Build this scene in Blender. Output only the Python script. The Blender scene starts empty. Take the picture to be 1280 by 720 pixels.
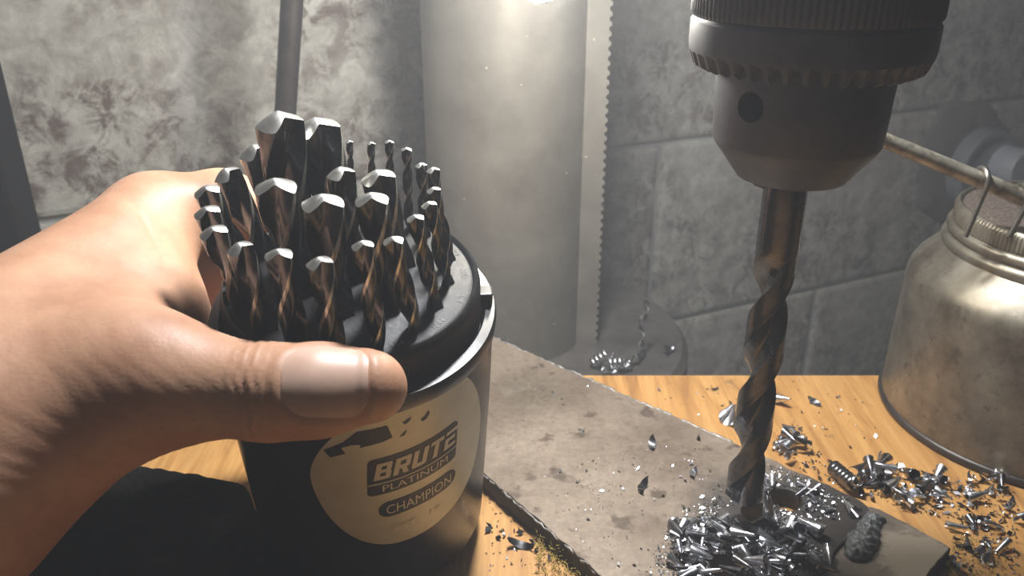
import bpy, bmesh, math, random
import numpy as np
from mathutils import Vector, Matrix

sc = bpy.context.scene
COL = sc.collection
R_ = math.radians

# ------------------------------------------------------------------ camera
PITCH, CAMH, FPX = R_(24), 0.200, 1050.0
cam = bpy.data.cameras.new('camera')
cam.sensor_width = 36.0
cam.lens = FPX / 1280 * 36.0
cam.clip_start = 0.005
cam.clip_end = 20
cam.dof.use_dof = True
cam.dof.focus_distance = 0.25
cam.dof.aperture_fstop = 24
camo = bpy.data.objects.new('camera', cam)
camo.location = (0, 0, CAMH)
camo.rotation_euler = (math.pi / 2 - PITCH, 0, 0)
COL.objects.link(camo)
sc.camera = camo

# ------------------------------------------------------------------ world, view, room light
sc.view_settings.view_transform = 'Standard'
sc.view_settings.look = 'None'
sc.view_settings.gamma = 1
sc.view_settings.use_curve_mapping = False
sc.view_settings.exposure = 0.0
world = bpy.data.worlds.new('world')
sc.world = world
world.use_nodes = True
world.node_tree.nodes['Background'].inputs[0].default_value = (0.75, 0.85, 1.0, 1)
world.node_tree.nodes['Background'].inputs[1].default_value = 0.010
# thin haze, added to imitate lens glare around the lamp
_wv = world.node_tree.nodes.new('ShaderNodeVolumeScatter')
_wv.inputs['Color'].default_value = (0.93, 0.96, 1.0, 1)
_wv.inputs['Density'].default_value = 0.26
_wv.inputs['Anisotropy'].default_value = 0.0
world.node_tree.links.new(_wv.outputs[0], world.node_tree.nodes['World Output'].inputs['Volume'])
BULB_STRENGTH = 200.0
# the shop's overhead light, above the frame and behind the hand
tl = bpy.data.lights.new('overhead_light', 'AREA')
tl.shape = 'DISK'
tl.size = 0.05
tl.energy = 2.5
tl.color = (0.95, 0.96, 1.0)
tlo = bpy.data.objects.new('overhead_light', tl)
tlo.location = (0.012, 0.302, 0.37)
tlo.rotation_euler = (0, 0, 0)
COL.objects.link(tlo)

# ------------------------------------------------------------------ helpers
FW = Vector((0, math.cos(PITCH), -math.sin(PITCH)))
UP = Vector((0, math.sin(PITCH), math.cos(PITCH)))


def ray(px, py):
    return FW + Vector(((px - 640) / FPX, 0, 0)) + UP * ((360 - py) / FPX)


def atz(px, py, z):
    d = ray(px, py)
    return Vector((0, 0, CAMH)) + d * ((z - CAMH) / d.z)


def aty(px, py, y):
    d = ray(px, py)
    return Vector((0, 0, CAMH)) + d * (y / d.y)


def tag(o, label=None, cat=None, group=None, kind=None):
    if label: o['label'] = label
    if cat: o['category'] = cat
    if group: o['group'] = group
    if kind: o['kind'] = kind
    return o


def empty(name, loc=(0, 0, 0), label=None, cat=None, group=None):
    o = bpy.data.objects.new(name, None)
    o.empty_display_size = 0.01
    o.location = loc
    COL.objects.link(o)
    return tag(o, label, cat, group)


def link(name, me, mat=None, parent=None, smooth=True, loc=None):
    if mat is not None and len(me.materials) == 0:
        me.materials.append(mat)
    if smooth:
        for p in me.polygons: p.use_smooth = True
    o = bpy.data.objects.new(name, me)
    COL.objects.link(o)
    if parent is not None:
        o.parent = parent
        o.matrix_parent_inverse = Matrix.Translation(-parent.location) if loc is None else Matrix()
    if loc is not None: o.location = loc
    return o


def mesh(name, verts, faces):
    me = bpy.data.meshes.new(name)
    me.from_pydata([tuple(v) for v in verts], [], faces)
    me.update()
    return me


def autosmooth(o, ang=35):
    o.data.set_sharp_from_angle(angle=R_(ang))
    return o


def from_bm(name, bm):
    me = bpy.data.meshes.new(name)
    bmesh.ops.recalc_face_normals(bm, faces=bm.faces)
    bm.to_mesh(me)
    bm.free()
    return me


def box_me(name, x0, x1, y0, y1, z0, z1, bev=0.0, seg=2):
    bm = bmesh.new()
    bmesh.ops.create_cube(bm, size=1)
    for v in bm.verts:
        v.co = Vector((x0 if v.co.x < 0 else x1, y0 if v.co.y < 0 else y1, z0 if v.co.z < 0 else z1))
    if bev:
        bmesh.ops.bevel(bm, geom=list(bm.edges), offset=bev, segments=seg, affect='EDGES', profile=0.6)
    return from_bm(name, bm)


def lathe_me(name, prof, n=64, mod=None, cap=True):
    """prof: list of (r, z); mod(i_ring, angle, r, z) -> (r, z)"""
    vs, fs = [], []
    for k, (r, z) in enumerate(prof):
        for i in range(n):
            t = 2 * math.pi * i / n
            rr, zz = (r, z) if mod is None else mod(k, t, r, z)
            vs.append((rr * math.cos(t), rr * math.sin(t), zz))
    for k in range(len(prof) - 1):
        for i in range(n):
            j = (i + 1) % n
            fs.append((k * n + i, k * n + j, (k + 1) * n + j, (k + 1) * n + i))
    if cap:
        fs.append(tuple(range(n - 1, -1, -1)))
        fs.append(tuple((len(prof) - 1) * n + i for i in range(n)))
    me = mesh(name, vs, fs)
    bm = bmesh.new(); bm.from_mesh(me)
    bmesh.ops.recalc_face_normals(bm, faces=bm.faces)
    bm.to_mesh(me); bm.free()
    return me


def tube_me(name, pts, rad, n=12, closed=False):
    pts = [Vector(p) for p in pts]
    rads = rad if isinstance(rad, (list, tuple)) else [rad] * len(pts)
    vs, fs = [], []
    ref = None
    for k, p in enumerate(pts):
        a = pts[max(k - 1, 0)]; b = pts[min(k + 1, len(pts) - 1)]
        d = (b - a).normalized()
        if ref is None:
            ref = d.orthogonal().normalized()
        ref = (ref - d * ref.dot(d)).normalized()
        s = d.cross(ref)
        for i in range(n):
            t = 2 * math.pi * i / n
            vs.append(p + (ref * math.cos(t) + s * math.sin(t)) * rads[k])
    for k in range(len(pts) - 1):
        for i in range(n):
            j = (i + 1) % n
            fs.append((k * n + i, k * n + j, (k + 1) * n + j, (k + 1) * n + i))
    fs.append(tuple(range(n - 1, -1, -1)))
    fs.append(tuple((len(pts) - 1) * n + i for i in range(n)))
    return mesh(name, vs, fs)


def boolean(me, cutters, op='DIFFERENCE'):
    a = bpy.data.objects.new('tmp_a', me); COL.objects.link(a)
    tmp = [a]
    for c in cutters:
        b = bpy.data.objects.new('tmp_b', c); COL.objects.link(b); tmp.append(b)
        m = a.modifiers.new('b', 'BOOLEAN'); m.object = b; m.operation = op; m.solver = 'EXACT'
    bpy.context.view_layer.update()
    dg = bpy.context.evaluated_depsgraph_get()
    out = bpy.data.meshes.new_from_object(a.evaluated_get(dg))
    for o in tmp: bpy.data.objects.remove(o)
    return out


def plate_me(name, outline, holes, z0, z1, bev):
    """flat plate of the outline with round holes (cx, cy, r), upper face at z1"""
    cu = bpy.data.curves.new(name, 'CURVE')
    cu.dimensions = '2D'; cu.fill_mode = 'BOTH'
    def spl(pts):
        s = cu.splines.new('POLY'); s.points.add(len(pts) - 1)
        for p, q in zip(s.points, pts): p.co = (q[0], q[1], 0, 1)
        s.use_cyclic_u = True
    spl(outline)
    for cx, cy, r in holes:
        spl([(cx + r * math.cos(t * math.pi / 16), cy + r * math.sin(t * math.pi / 16)) for t in range(32)])
    cu.extrude = (z1 - z0) / 2 - bev
    cu.bevel_depth = bev; cu.bevel_resolution = 1
    cu.offset = -bev
    o = bpy.data.objects.new('tmp', cu); COL.objects.link(o)
    bpy.context.view_layer.update()
    me = bpy.data.meshes.new_from_object(o.evaluated_get(bpy.context.evaluated_depsgraph_get()))
    bpy.data.objects.remove(o)
    me.transform(Matrix.Translation((0, 0, (z0 + z1) / 2)))
    me.materials.clear()
    return me


def fbm2(x, y, s=0):
    return (math.sin(x * 1.7 + s) * math.cos(y * 2.3 - s * 1.3) + 0.5 * math.sin(x * 4.1 - y * 3.7 + s * 2.1)
            + 0.25 * math.sin(x * 9.3 + y * 8.1 + s * 0.7)) / 1.75


# ------------------------------------------------------------------ materials
def nt_mat(name):
    m = bpy.data.materials.new(name)
    m.use_nodes = True
    nt = m.node_tree
    return m, nt, nt.nodes['Principled BSDF']


def ramp(nt, fac, stops):
    r = nt.nodes.new('ShaderNodeValToRGB')
    el = r.color_ramp.elements
    while len(el) < len(stops): el.new(0.5)
    for e, (p, c) in zip(el, stops):
        e.position = p
        e.color = (*c, 1) if len(c) == 3 else c
    nt.links.new(fac, r.inputs[0])
    return r.outputs[0]


def noise(nt, scale, detail=6, rough=0.6, vec=None, dist=0.0):
    n = nt.nodes.new('ShaderNodeTexNoise')
    n.inputs['Scale'].default_value = scale
    n.inputs['Detail'].default_value = detail
    n.inputs['Roughness'].default_value = rough
    n.inputs['Distortion'].default_value = dist
    if vec is not None: nt.links.new(vec, n.inputs['Vector'])
    return n.outputs['Fac']


def coords(nt, kind='Object', scale=(1, 1, 1), rot=(0, 0, 0)):
    t = nt.nodes.new('ShaderNodeTexCoord')
    mp = nt.nodes.new('ShaderNodeMapping')
    mp.inputs['Scale'].default_value = scale
    mp.inputs['Rotation'].default_value = rot
    nt.links.new(t.outputs[kind], mp.inputs['Vector'])
    return mp.outputs[0]


def mixc(nt, fac, a, b, mode='MIX'):
    n = nt.nodes.new('ShaderNodeMix')
    n.data_type = 'RGBA'; n.blend_type = mode
    for sock, v in ((n.inputs[0], fac), (n.inputs[6], a), (n.inputs[7], b)):
        if hasattr(v, 'is_linked') or hasattr(v, 'links'):
            nt.links.new(v, sock)
        elif isinstance(v, (int, float)):
            sock.default_value = v
        else:
            sock.default_value = (*v, 1)
    return n.outputs[2]


def bump(nt, bsdf, fac, strength=0.3, dist=0.001):
    b = nt.nodes.new('ShaderNodeBump')
    b.inputs['Strength'].default_value = strength
    b.inputs['Distance'].default_value = dist
    nt.links.new(fac, b.inputs['Height'])
    nt.links.new(b.outputs[0], bsdf.inputs['Normal'])


def simple(name, stops, scale, rough=0.5, metal=0.0, bmp=0.0, bscale=None, bdist=0.0005, rvar=0.0, spec=None):
    m, nt, b = nt_mat(name)
    c = coords(nt)
    n = noise(nt, scale, vec=c)
    nt.links.new(ramp(nt, n, stops), b.inputs['Base Color'])
    b.inputs['Metallic'].default_value = metal
    b.inputs['Roughness'].default_value = rough
    if spec is not None: b.inputs['Specular IOR Level'].default_value = spec
    if rvar:
        mr = nt.nodes.new('ShaderNodeMapRange')
        mr.inputs['To Min'].default_value = rough - rvar
        mr.inputs['To Max'].default_value = rough + rvar
        nt.links.new(noise(nt, scale * 2.3, vec=c), mr.inputs['Value'])
        nt.links.new(mr.outputs[0], b.inputs['Roughness'])
    if bmp:
        bump(nt, b, noise(nt, bscale or scale * 3, vec=c), bmp, bdist)
    return m


M_plastic = simple('black_plastic', [(0.35, (0.006, 0.006, 0.007)), (0.7, (0.014, 0.014, 0.015))], 120, 0.30, 0, 0.1, 900, 0.0002, 0.08)
M_insert = simple('black_insert', [(0.35, (0.007, 0.007, 0.008)), (0.75, (0.022, 0.022, 0.022))], 260, 0.5, 0, 0.35, 900, 0.0003, 0.1, 0.3)
M_bit = simple('drill_steel', [(0.3, (0.06, 0.063, 0.07)), (0.7, (0.17, 0.175, 0.185))], 160, 0.26, 1.0, 0.05, 1200, 0.0001, 0.06)
M_tip = simple('ground_steel', [(0.3, (0.60, 0.58, 0.52)), (0.7, (0.80, 0.78, 0.72))], 300, 0.34, 0.9, 0.05, 1500, 0.0001)
M_bigbit = simple('oxide_steel', [(0.3, (0.07, 0.07, 0.075)), (0.7, (0.16, 0.155, 0.155))], 140, 0.27, 1.0, 0.08, 900, 0.0001, 0.07)
M_chuck = simple('chuck_steel', [(0.3, (0.075, 0.078, 0.092)), (0.7, (0.125, 0.128, 0.148))], 90, 0.45, 0.3, 0.1, 700, 0.0002, 0.08)
M_hole = simple('oily_dark', [(0.3, (0.008, 0.008, 0.008)), (0.7, (0.015, 0.015, 0.015))], 90, 0.6)
M_chip = simple('chip_steel', [(0.3, (0.55, 0.56, 0.60)), (0.7, (0.85, 0.86, 0.88))], 500, 0.30, 1.0, 0.1, 1500, 0.0001, 0.08)
M_chipdark = simple('chip_steel_dark', [(0.3, (0.10, 0.10, 0.11)), (0.7, (0.34, 0.34, 0.36))], 400, 0.3, 1.0, 0.1, 1500, 0.0001, 0.08)
M_labelsilver = simple('silver_label', [(0.3, (0.60, 0.63, 0.58)), (0.7, (0.72, 0.75, 0.70))], 90, 0.42, 0.25, 0.05, 900, 0.0001, 0.06)
M_labelblack = simple('label_black', [(0.3, (0.012, 0.012, 0.013)), (0.7, (0.022, 0.022, 0.024))], 200, 0.4)
M_print = simple('label_print', [(0.3, (0.66, 0.66, 0.60)), (0.7, (0.76, 0.76, 0.70))], 200, 0.45, 0.1)
M_faint = simple('label_faint', [(0.3, (0.86, 0.86, 0.80)), (0.7, (0.92, 0.92, 0.86))], 500, 0.5, 0.2)
M_post = simple('dark_post', [(0.3, (0.003, 0.003, 0.003)), (0.7, (0.006, 0.006, 0.006))], 60, 0.8, spec=0.2)
M_rod = simple('rod_steel', [(0.3, (0.035, 0.03, 0.027)), (0.7, (0.08, 0.07, 0.062))], 70, 0.42, 0.6, 0.2, 500, 0.0003, 0.1)
M_iron = simple('cast_iron', [(0.3, (0.055, 0.05, 0.045)), (0.7, (0.12, 0.11, 0.095))], 50, 0.55, 0.3, 0.4, 300, 0.0006, 0.1)
M_weld = simple('weld_bead', [(0.3, (0.06, 0.065, 0.066)), (0.7, (0.20, 0.21, 0.21))], 420, 0.55, 0.4, 0.7, 500, 0.0006, 0.12)
M_saw = simple('sawdust', [(0.3, (0.22, 0.16, 0.03)), (0.7, (0.50, 0.38, 0.08))], 300, 0.8)
M_pipe = simple('grey_pipe', [(0.3, (0.20, 0.21, 0.22)), (0.7, (0.34, 0.35, 0.36))], 30, 0.55, 0, 0.2, 200, 0.001)
M_pipewhite = simple('white_pipe', [(0.3, (0.55, 0.57, 0.62)), (0.7, (0.72, 0.74, 0.78))], 30, 0.4)
M_mud = simple('mortar_patch', [(0.3, (0.10, 0.085, 0.075)), (0.7, (0.20, 0.175, 0.16))], 40, 0.9, 0, 0.6, 150, 0.002)
M_floor = simple('concrete_floor', [(0.3, (0.10, 0.10, 0.095)), (0.7, (0.18, 0.175, 0.165))], 8, 0.85, 0, 0.3, 60, 0.002)
M_wire = simple('wire_steel', [(0.3, (0.25, 0.24, 0.21)), (0.7, (0.42, 0.40, 0.35))], 200, 0.35, 0.9, 0.1)
M_spout = simple('spout_steel', [(0.32, (0.16, 0.12, 0.08)), (0.5, (0.42, 0.38, 0.30)), (0.7, (0.62, 0.57, 0.45))], 160, 0.42, 0.45, 0.15, 700, 0.0002, 0.1)


def make_wall_mat():
    m, nt, b = nt_mat('painted_block')
    t = nt.nodes.new('ShaderNodeTexCoord')
    v = t.outputs['Object']
    big = noise(nt, 7, 5, 0.6, v)
    mid = noise(nt, 38, 8, 0.72, v, 0.4)
    fine = noise(nt, 150, 5, 0.7, v)
    base = ramp(nt, mid, [(0.30, (0.25, 0.22, 0.175)), (0.48, (0.48, 0.455, 0.385)), (0.66, (0.66, 0.635, 0.55))])
    # brown grime in blotches
    gr = nt.nodes.new('ShaderNodeMath'); gr.operation = 'MULTIPLY'
    nt.links.new(ramp(nt, big, [(0.42, (0, 0, 0)), (0.56, (1, 1, 1))]), gr.inputs[0])
    nt.links.new(ramp(nt, noise(nt, 60, 8, 0.75, v, 0.6), [(0.45, (0, 0, 0)), (0.58, (1, 1, 1))]), gr.inputs[1])
    c = mixc(nt, gr.outputs[0], base, (0.15, 0.105, 0.08))
    c2 = mixc(nt, 0.35, c, ramp(nt, fine, [(0.35, (0.45, 0.45, 0.45)), (0.65, (1.0, 1.0, 1.0))]), 'MULTIPLY')
    nt.links.new(c2, b.inputs['Base Color'])
    b.inputs['Roughness'].default_value = 0.75
    bump(nt, b, mid, 0.35, 0.002)
    return m


def make_wood_mat():
    m, nt, b = nt_mat('warm_plywood')
    v = coords(nt, 'Object', (9, 1.0, 9), (0, 0, R_(-14)))
    g = noise(nt, 9, 8, 0.6, v, 1.2)
    v2 = coords(nt, 'Object', (70, 4, 70), (0, 0, R_(-14)))
    f = noise(nt, 8, 5, 0.6, v2, 0.3)
    base = ramp(nt, g, [(0.28, (0.30, 0.135, 0.036)), (0.45, (0.48, 0.245, 0.070)), (0.6, (0.57, 0.31, 0.10)), (0.78, (0.40, 0.185, 0.048))])
    c = mixc(nt, 0.5, base, ramp(nt, f, [(0.35, (0.62, 0.58, 0.52)), (0.6, (1, 1, 1))]), 'MULTIPLY')
    o = nt.nodes.new('ShaderNodeTexCoord').outputs['Object']
    grime = ramp(nt, noise(nt, 55, 6, 0.7, o), [(0.60, (0, 0, 0)), (0.72, (0.8, 0.8, 0.8))])
    c = mixc(nt, grime, c, (0.13, 0.075, 0.03))
    nt.links.new(c, b.inputs['Base Color'])
    b.inputs['Roughness'].default_value = 0.55
    bump(nt, b, f, 0.15, 0.0005)
    return m


def make_plate_mat():
    m, nt, b = nt_mat('rusty_plate')
    o = nt.nodes.new('ShaderNodeTexCoord').outputs['Object']
    big = noise(nt, 28, 7, 0.65, o)
    base = ramp(nt, big, [(0.3, (0.17, 0.126, 0.090)), (0.5, (0.26, 0.205, 0.152)), (0.7, (0.335, 0.272, 0.208))])
    spots = ramp(nt, noise(nt, 95, 3, 0.5, o), [(0.60, (0, 0, 0)), (0.68, (1, 1, 1))])
    c = mixc(nt, spots, base, (0.12, 0.088, 0.063))
    # oil-wet, chip-ground end around the drilled holes
    sep = nt.nodes.new('ShaderNodeSeparateXYZ'); nt.links.new(o, sep.inputs[0])
    vd = nt.nodes.new('ShaderNodeVectorMath'); vd.operation = 'DISTANCE'
    nt.links.new(o, vd.inputs[0]); vd.inputs[1].default_value = (0.102, 0.222, 0.008)
    ad = nt.nodes.new('ShaderNodeMath'); ad.operation = 'MULTIPLY_ADD'
    nt.links.new(noise(nt, 70, 5, 0.7, o), ad.inputs[0]); ad.inputs[1].default_value = -0.03
    nt.links.new(vd.outputs['Value'], ad.inputs[2])
    oil = ramp(nt, ad.outputs[0], [(0.016, (1, 1, 1)), (0.034, (0, 0, 0))])
    c = mixc(nt, oil, c, (0.05, 0.043, 0.038))
    # chalky smear near the far end of the bar
    vd2 = nt.nodes.new('ShaderNodeVectorMath'); vd2.operation = 'DISTANCE'
    nt.links.new(o, vd2.inputs[0]); vd2.inputs[1].default_value = (0.008, 0.318, 0.008)
    sm = nt.nodes.new('ShaderNodeMath'); sm.operation = 'MULTIPLY'
    nt.links.new(ramp(nt, vd2.outputs['Value'], [(0.004, (1, 1, 1)), (0.014, (0, 0, 0))]), sm.inputs[0])
    nt.links.new(ramp(nt, noise(nt, 120, 5, 0.7, o), [(0.45, (0, 0, 0)), (0.62, (0.8, 0.8, 0.8))]), sm.inputs[1])
    c = mixc(nt, sm.outputs[0], c, (0.40, 0.38, 0.30))
    grit = ramp(nt, noise(nt, 420, 5, 0.75, o), [(0.34, (0.52, 0.50, 0.48)), (0.62, (1.0, 1.0, 1.0))])
    c = mixc(nt, 0.6, c, grit, 'MULTIPLY')
    nt.links.new(c, b.inputs['Base Color'])
    b.inputs['Metallic'].default_value = 0.25
    b.inputs['Roughness'].default_value = 0.52
    bump(nt, b, noise(nt, 600, 4, 0.7, o), 0.25, 0.0004)
    return m


def make_endplate_mat():
    m, nt, b = nt_mat('ground_plate')
    o = nt.nodes.new('ShaderNodeTexCoord').outputs['Object']
    base = ramp(nt, noise(nt, 60, 5, 0.6, o), [(0.35, (0.13, 0.105, 0.085)), (0.65, (0.24, 0.20, 0.165))])
    v = coords(nt, 'Object', (120, 260, 120), (0, 0, R_(43)))
    st = noise(nt, 1.2, 5, 0.65, v, 0.5)
    vd = nt.nodes.new('ShaderNodeVectorMath'); vd.operation = 'DISTANCE'
    nt.links.new(o, vd.inputs[0]); vd.inputs[1].default_value = (0.134, 0.2165, 0.006)
    ad = nt.nodes.new('ShaderNodeMath'); ad.operation = 'MULTIPLY_ADD'
    nt.links.new(st, ad.inputs[0]); ad.inputs[1].default_value = -0.022
    nt.links.new(vd.outputs['Value'], ad.inputs[2])
    f = ramp(nt, ad.outputs[0], [(-0.004, (1, 1, 1)), (0.004, (0, 0, 0))])
    f2 = ramp(nt, ad.outputs[0], [(0.0, (0.9, 0.9, 0.9)), (0.005, (0, 0, 0))])
    c = mixc(nt, f2, base, (0.44, 0.38, 0.30))
    nt.links.new(c, b.inputs['Base Color'])
    b.inputs['Metallic'].default_value = 0.3
    b.inputs['Roughness'].default_value = 0.45
    bump(nt, b, st, 0.15, 0.0003)
    return m


def make_can_mat():
    m, nt, b = nt_mat('old_tin')
    o = nt.nodes.new('ShaderNodeTexCoord').outputs['Object']
    mid = noise(nt, 45, 7, 0.65, o)
    c = ramp(nt, mid, [(0.30, (0.11, 0.092, 0.068)), (0.5, (0.23, 0.205, 0.16)), (0.7, (0.34, 0.31, 0.245))])
    gr = ramp(nt, noise(nt, 140, 6, 0.75, o), [(0.56, (0, 0, 0)), (0.70, (0.85, 0.85, 0.85))])
    c = mixc(nt, gr, c, (0.09, 0.07, 0.05))
    nt.links.new(c, b.inputs['Base Color'])
    b.inputs['Metallic'].default_value = 0.75
    mr = nt.nodes.new('ShaderNodeMapRange')
    mr.inputs['To Min'].default_value = 0.55; mr.inputs['To Max'].default_value = 0.32
    nt.links.new(mid, mr.inputs['Value']); nt.links.new(mr.outputs[0], b.inputs['Roughness'])
    bump(nt, b, mid, 0.15, 0.0006)
    return m


def make_rustcap_mat():
    m, nt, b = nt_mat('rusty_cap')
    o = nt.nodes.new('ShaderNodeTexCoord').outputs['Object']
    c = ramp(nt, noise(nt, 800, 6, 0.75, o), [(0.35, (0.05, 0.04, 0.033)), (0.55, (0.16, 0.125, 0.10)), (0.72, (0.36, 0.31, 0.26))])
    nt.links.new(c, b.inputs['Base Color'])
    b.inputs['Metallic'].default_value = 0.3
    b.inputs['Roughness'].default_value = 0.6
    bump(nt, b, noise(nt, 500, 4, 0.7, o), 0.4, 0.0005)
    return m


def make_column_mat():
    m, nt, b = nt_mat('column_steel')
    o = nt.nodes.new('ShaderNodeTexCoord').outputs['Object']
    c = ramp(nt, noise(nt, 26, 7, 0.65, o), [(0.3, (0.15, 0.138, 0.115)), (0.55, (0.22, 0.205, 0.175)), (0.75, (0.29, 0.27, 0.23))])
    sp = ramp(nt, noise(nt, 230, 2, 0.5, o), [(0.74, (0, 0, 0)), (0.78, (1, 1, 1))])
    c = mixc(nt, sp, c, (0.62, 0.56, 0.46))
    nt.links.new(c, b.inputs['Base Color'])
    b.inputs['Metallic'].default_value = 0.3
    b.inputs['Roughness'].default_value = 0.5
    bump(nt, b, noise(nt, 120, 5, 0.6, o), 0.1, 0.0005)
    return m


def make_skin_mat():
    m, nt, b = nt_mat('skin')
    o = nt.nodes.new('ShaderNodeTexCoord').outputs['Object']
    c = ramp(nt, noise(nt, 55, 5, 0.6, o), [(0.3, (0.43, 0.222, 0.130)), (0.5, (0.52, 0.288, 0.175)), (0.7, (0.58, 0.345, 0.218))])
    sp = ramp(nt, noise(nt, 420, 3, 0.6, o), [(0.62, (0, 0, 0)), (0.75, (0.35, 0.35, 0.35))])
    c = mixc(nt, sp, c, (0.36, 0.17, 0.10))
    nt.links.new(c, b.inputs['Base Color'])
    b.inputs['Roughness'].default_value = 0.5
    b.inputs['Subsurface Weight'].default_value = 0.12
    b.inputs['Subsurface Radius'].default_value = (1.0, 0.35, 0.2)
    b.inputs['Subsurface Scale'].default_value = 0.003
    vor = nt.nodes.new('ShaderNodeTexVoronoi'); vor.feature = 'DISTANCE_TO_EDGE'
    vor.inputs['Scale'].default_value = 620
    nt.links.new(o, vor.inputs['Vector'])
    ad = nt.nodes.new('ShaderNodeMath'); ad.operation = 'MULTIPLY_ADD'
    nt.links.new(vor.outputs['Distance'], ad.inputs[0]); ad.inputs[1].default_value = 0.7
    nt.links.new(noise(nt, 300, 6, 0.7, o), ad.inputs[2])
    bump(nt, b, ad.outputs[0], 0.15, 0.0005)
    return m


def make_nail_mat():
    m, nt, b = nt_mat('nail')
    o = nt.nodes.new('ShaderNodeTexCoord').outputs['Object']
    sep = nt.nodes.new('ShaderNodeSeparateXYZ'); nt.links.new(o, sep.inputs[0])
    c = ramp(nt, noise(nt, 120, 3, 0.5, o), [(0.3, (0.58, 0.37, 0.27)), (0.7, (0.68, 0.46, 0.35))])
    nt.links.new(c, b.inputs['Base Color'])
    b.inputs['Roughness'].default_value = 0.42
    b.inputs['Subsurface Weight'].default_value = 0.1
    b.inputs['Subsurface Scale'].default_value = 0.002
    bump(nt, b, noise(nt, 350, 3, 0.5, o), 0.06, 0.0003)
    return m


M_wall = make_wall_mat()
M_mortar = simple('mortar', [(0.3, (0.26, 0.26, 0.245)), (0.7, (0.42, 0.42, 0.40))], 40, 0.9, 0, 0.5, 200, 0.001)
M_wood = make_wood_mat()
M_plate = make_plate_mat()
M_endplate = make_endplate_mat()
M_can = make_can_mat()
M_cap = make_rustcap_mat()
M_column = make_column_mat()
M_skin = make_skin_mat()
M_nail = make_nail_mat()
M_bulb = bpy.data.materials.new('bulb'); M_bulb.use_nodes = True
_nt = M_bulb.node_tree; _nt.nodes.remove(_nt.nodes['Principled BSDF'])
_e = _nt.nodes.new('ShaderNodeEmission'); _e.inputs[0].default_value = (1.0, 0.94, 0.82, 1); _e.inputs[1].default_value = BULB_STRENGTH
_nt.links.new(_e.outputs[0], _nt.nodes['Material Output'].inputs[0])

# ------------------------------------------------------------------ setting: wall of blocks, floor
WALL_A = math.atan(0.466)
wall = link('wall_back', box_me('wall_back', -1.6, 1.8, 0.0032, 0.15, -0.85, 1.2), M_mortar, smooth=False)
wall.location = (0, 0.62, 0)
wall.rotation_euler = (0, 0, WALL_A)
tag(wall, kind='structure')
rng = random.Random(4)
bl, bh = 0.40, 0.168
jo = 0.0028
bme = box_me('block', -bl / 2 + jo, bl / 2 - jo, 0.0, 0.05, -bh / 2 + jo * .8, bh / 2 - jo * .8, 0.004, 2)
bme.materials.append(M_wall)
for p in bme.polygons: p.use_smooth = False
# vertical joint near local x = .135 in the course between z -.14 and .028
for row in range(-3, 5):
    zc = 0.028 - bh / 2 + row * bh
    off = 0.135 if row % 2 == 0 else 0.135 + bl / 2
    for k in range(-4, 4):
        xc = off + (k + 0.5) * bl
        if xc < -1.3 or xc > 1.5: continue
        b = bpy.data.objects.new('block', bme)
        COL.objects.link(b)
        b.parent = wall
        b.location = (xc, rng.uniform(-0.0012, 0.0012), zc)
        b.rotation_euler = (rng.uniform(-.004, .004), rng.uniform(-.003, .003), rng.uniform(-.004, .004))
fl = link('floor', box_me('floor', -2, 2, -1.2, 1.9, -0.9, -0.85), M_floor, smooth=False)
tag(fl, kind='structure')

# pipe end coming out of the wall
pc = Vector((0.466, 0.836, -0.034))
pipe = empty('wall_pipe', pc, 'grey round pipe end set in a muddy patch of the block wall', 'pipe')
pipe.rotation_euler = (0, 0, WALL_A)
def plink(name, me, mat, rx=R_(90)):
    me.transform(Matrix.Rotation(rx, 4, 'X'))
    return autosmooth(link(name, me, mat, pipe, loc=(0, 0, 0)))
random.seed(8)
plink('mortar_patch', lathe_me('p', [(0.064, -0.01), (0.06, 0.003), (0.05, 0.008), (0.03, 0.009)], 40, lambda k, t, r, z: (r * (1 + .09 * math.sin(3 * t + 1) + .06 * math.sin(7 * t)), z)), M_mud).location = (-0.016, 0, 0.008)
plink('pipe_body', lathe_me('p', [(0.041, -0.01), (0.041, 0.022), (0.039, 0.025), (0.034, 0.025), (0.033, 0.018), (0.01, 0.018)], 48), M_pipe)
w = lathe_me('p', [(0.02, 0.018), (0.02, 0.040), (0.018, 0.043), (0.006, 0.043)], 32)
plink('pipe_plug', w, M_pipewhite).location = (0.026, 0, 0.002)

# ------------------------------------------------------------------ drill press: column, rack, bracket, iron table, head
CX, CY, CR = -0.003, 0.470, 0.0458
press = empty('drill_press', (CX, CY, -0.85), 'steel drill press column with a toothed rack behind the wooden board', 'drill press')
PL = press.location
autosmooth(link('column', lathe_me('column', [(CR, 0.0), (CR, 1.52)], 96), M_column, press, loc=(0, 0, 0)))
bm = bmesh.new()
rk = []
zz = 0.76
ty = -0.012
prof = []
while zz < 1.12:
    prof += [(0.0533, zz), (0.0533, zz + 0.0016), (0.0546, zz + 0.0024), (0.0546, zz + 0.0040)]
    zz += 0.0050
vs, fs = [], []
for x, z in prof:
    vs += [(x, ty - 0.007, z), (x, ty + 0.007, z), (0.040, ty - 0.007, z), (0.040, ty + 0.007, z)]
for i in range(len(prof) - 1):
    a = i * 4; c = a + 4
    fs += [(a, a + 1, c + 1, c), (a, c, c + 2, a + 2), (a + 1, a + 3, c + 3, c + 1)]
n4 = (len(prof) - 1) * 4
fs += [(0, 2, 3, 1), (n4, n4 + 1, n4 + 3, n4 + 2)]
link('rack', mesh('rack', vs, fs), M_column, press, smooth=False, loc=(0, 0, 0))
autosmooth(link('bracket_collar', lathe_me('bracket_collar', [(0.06, 0.74), (0.108, 0.745), (0.112, 0.75), (0.112, 0.806), (0.108, 0.811), (0.0446, 0.812)], 72), M_iron, press, loc=(0, 0, 0)))
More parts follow.
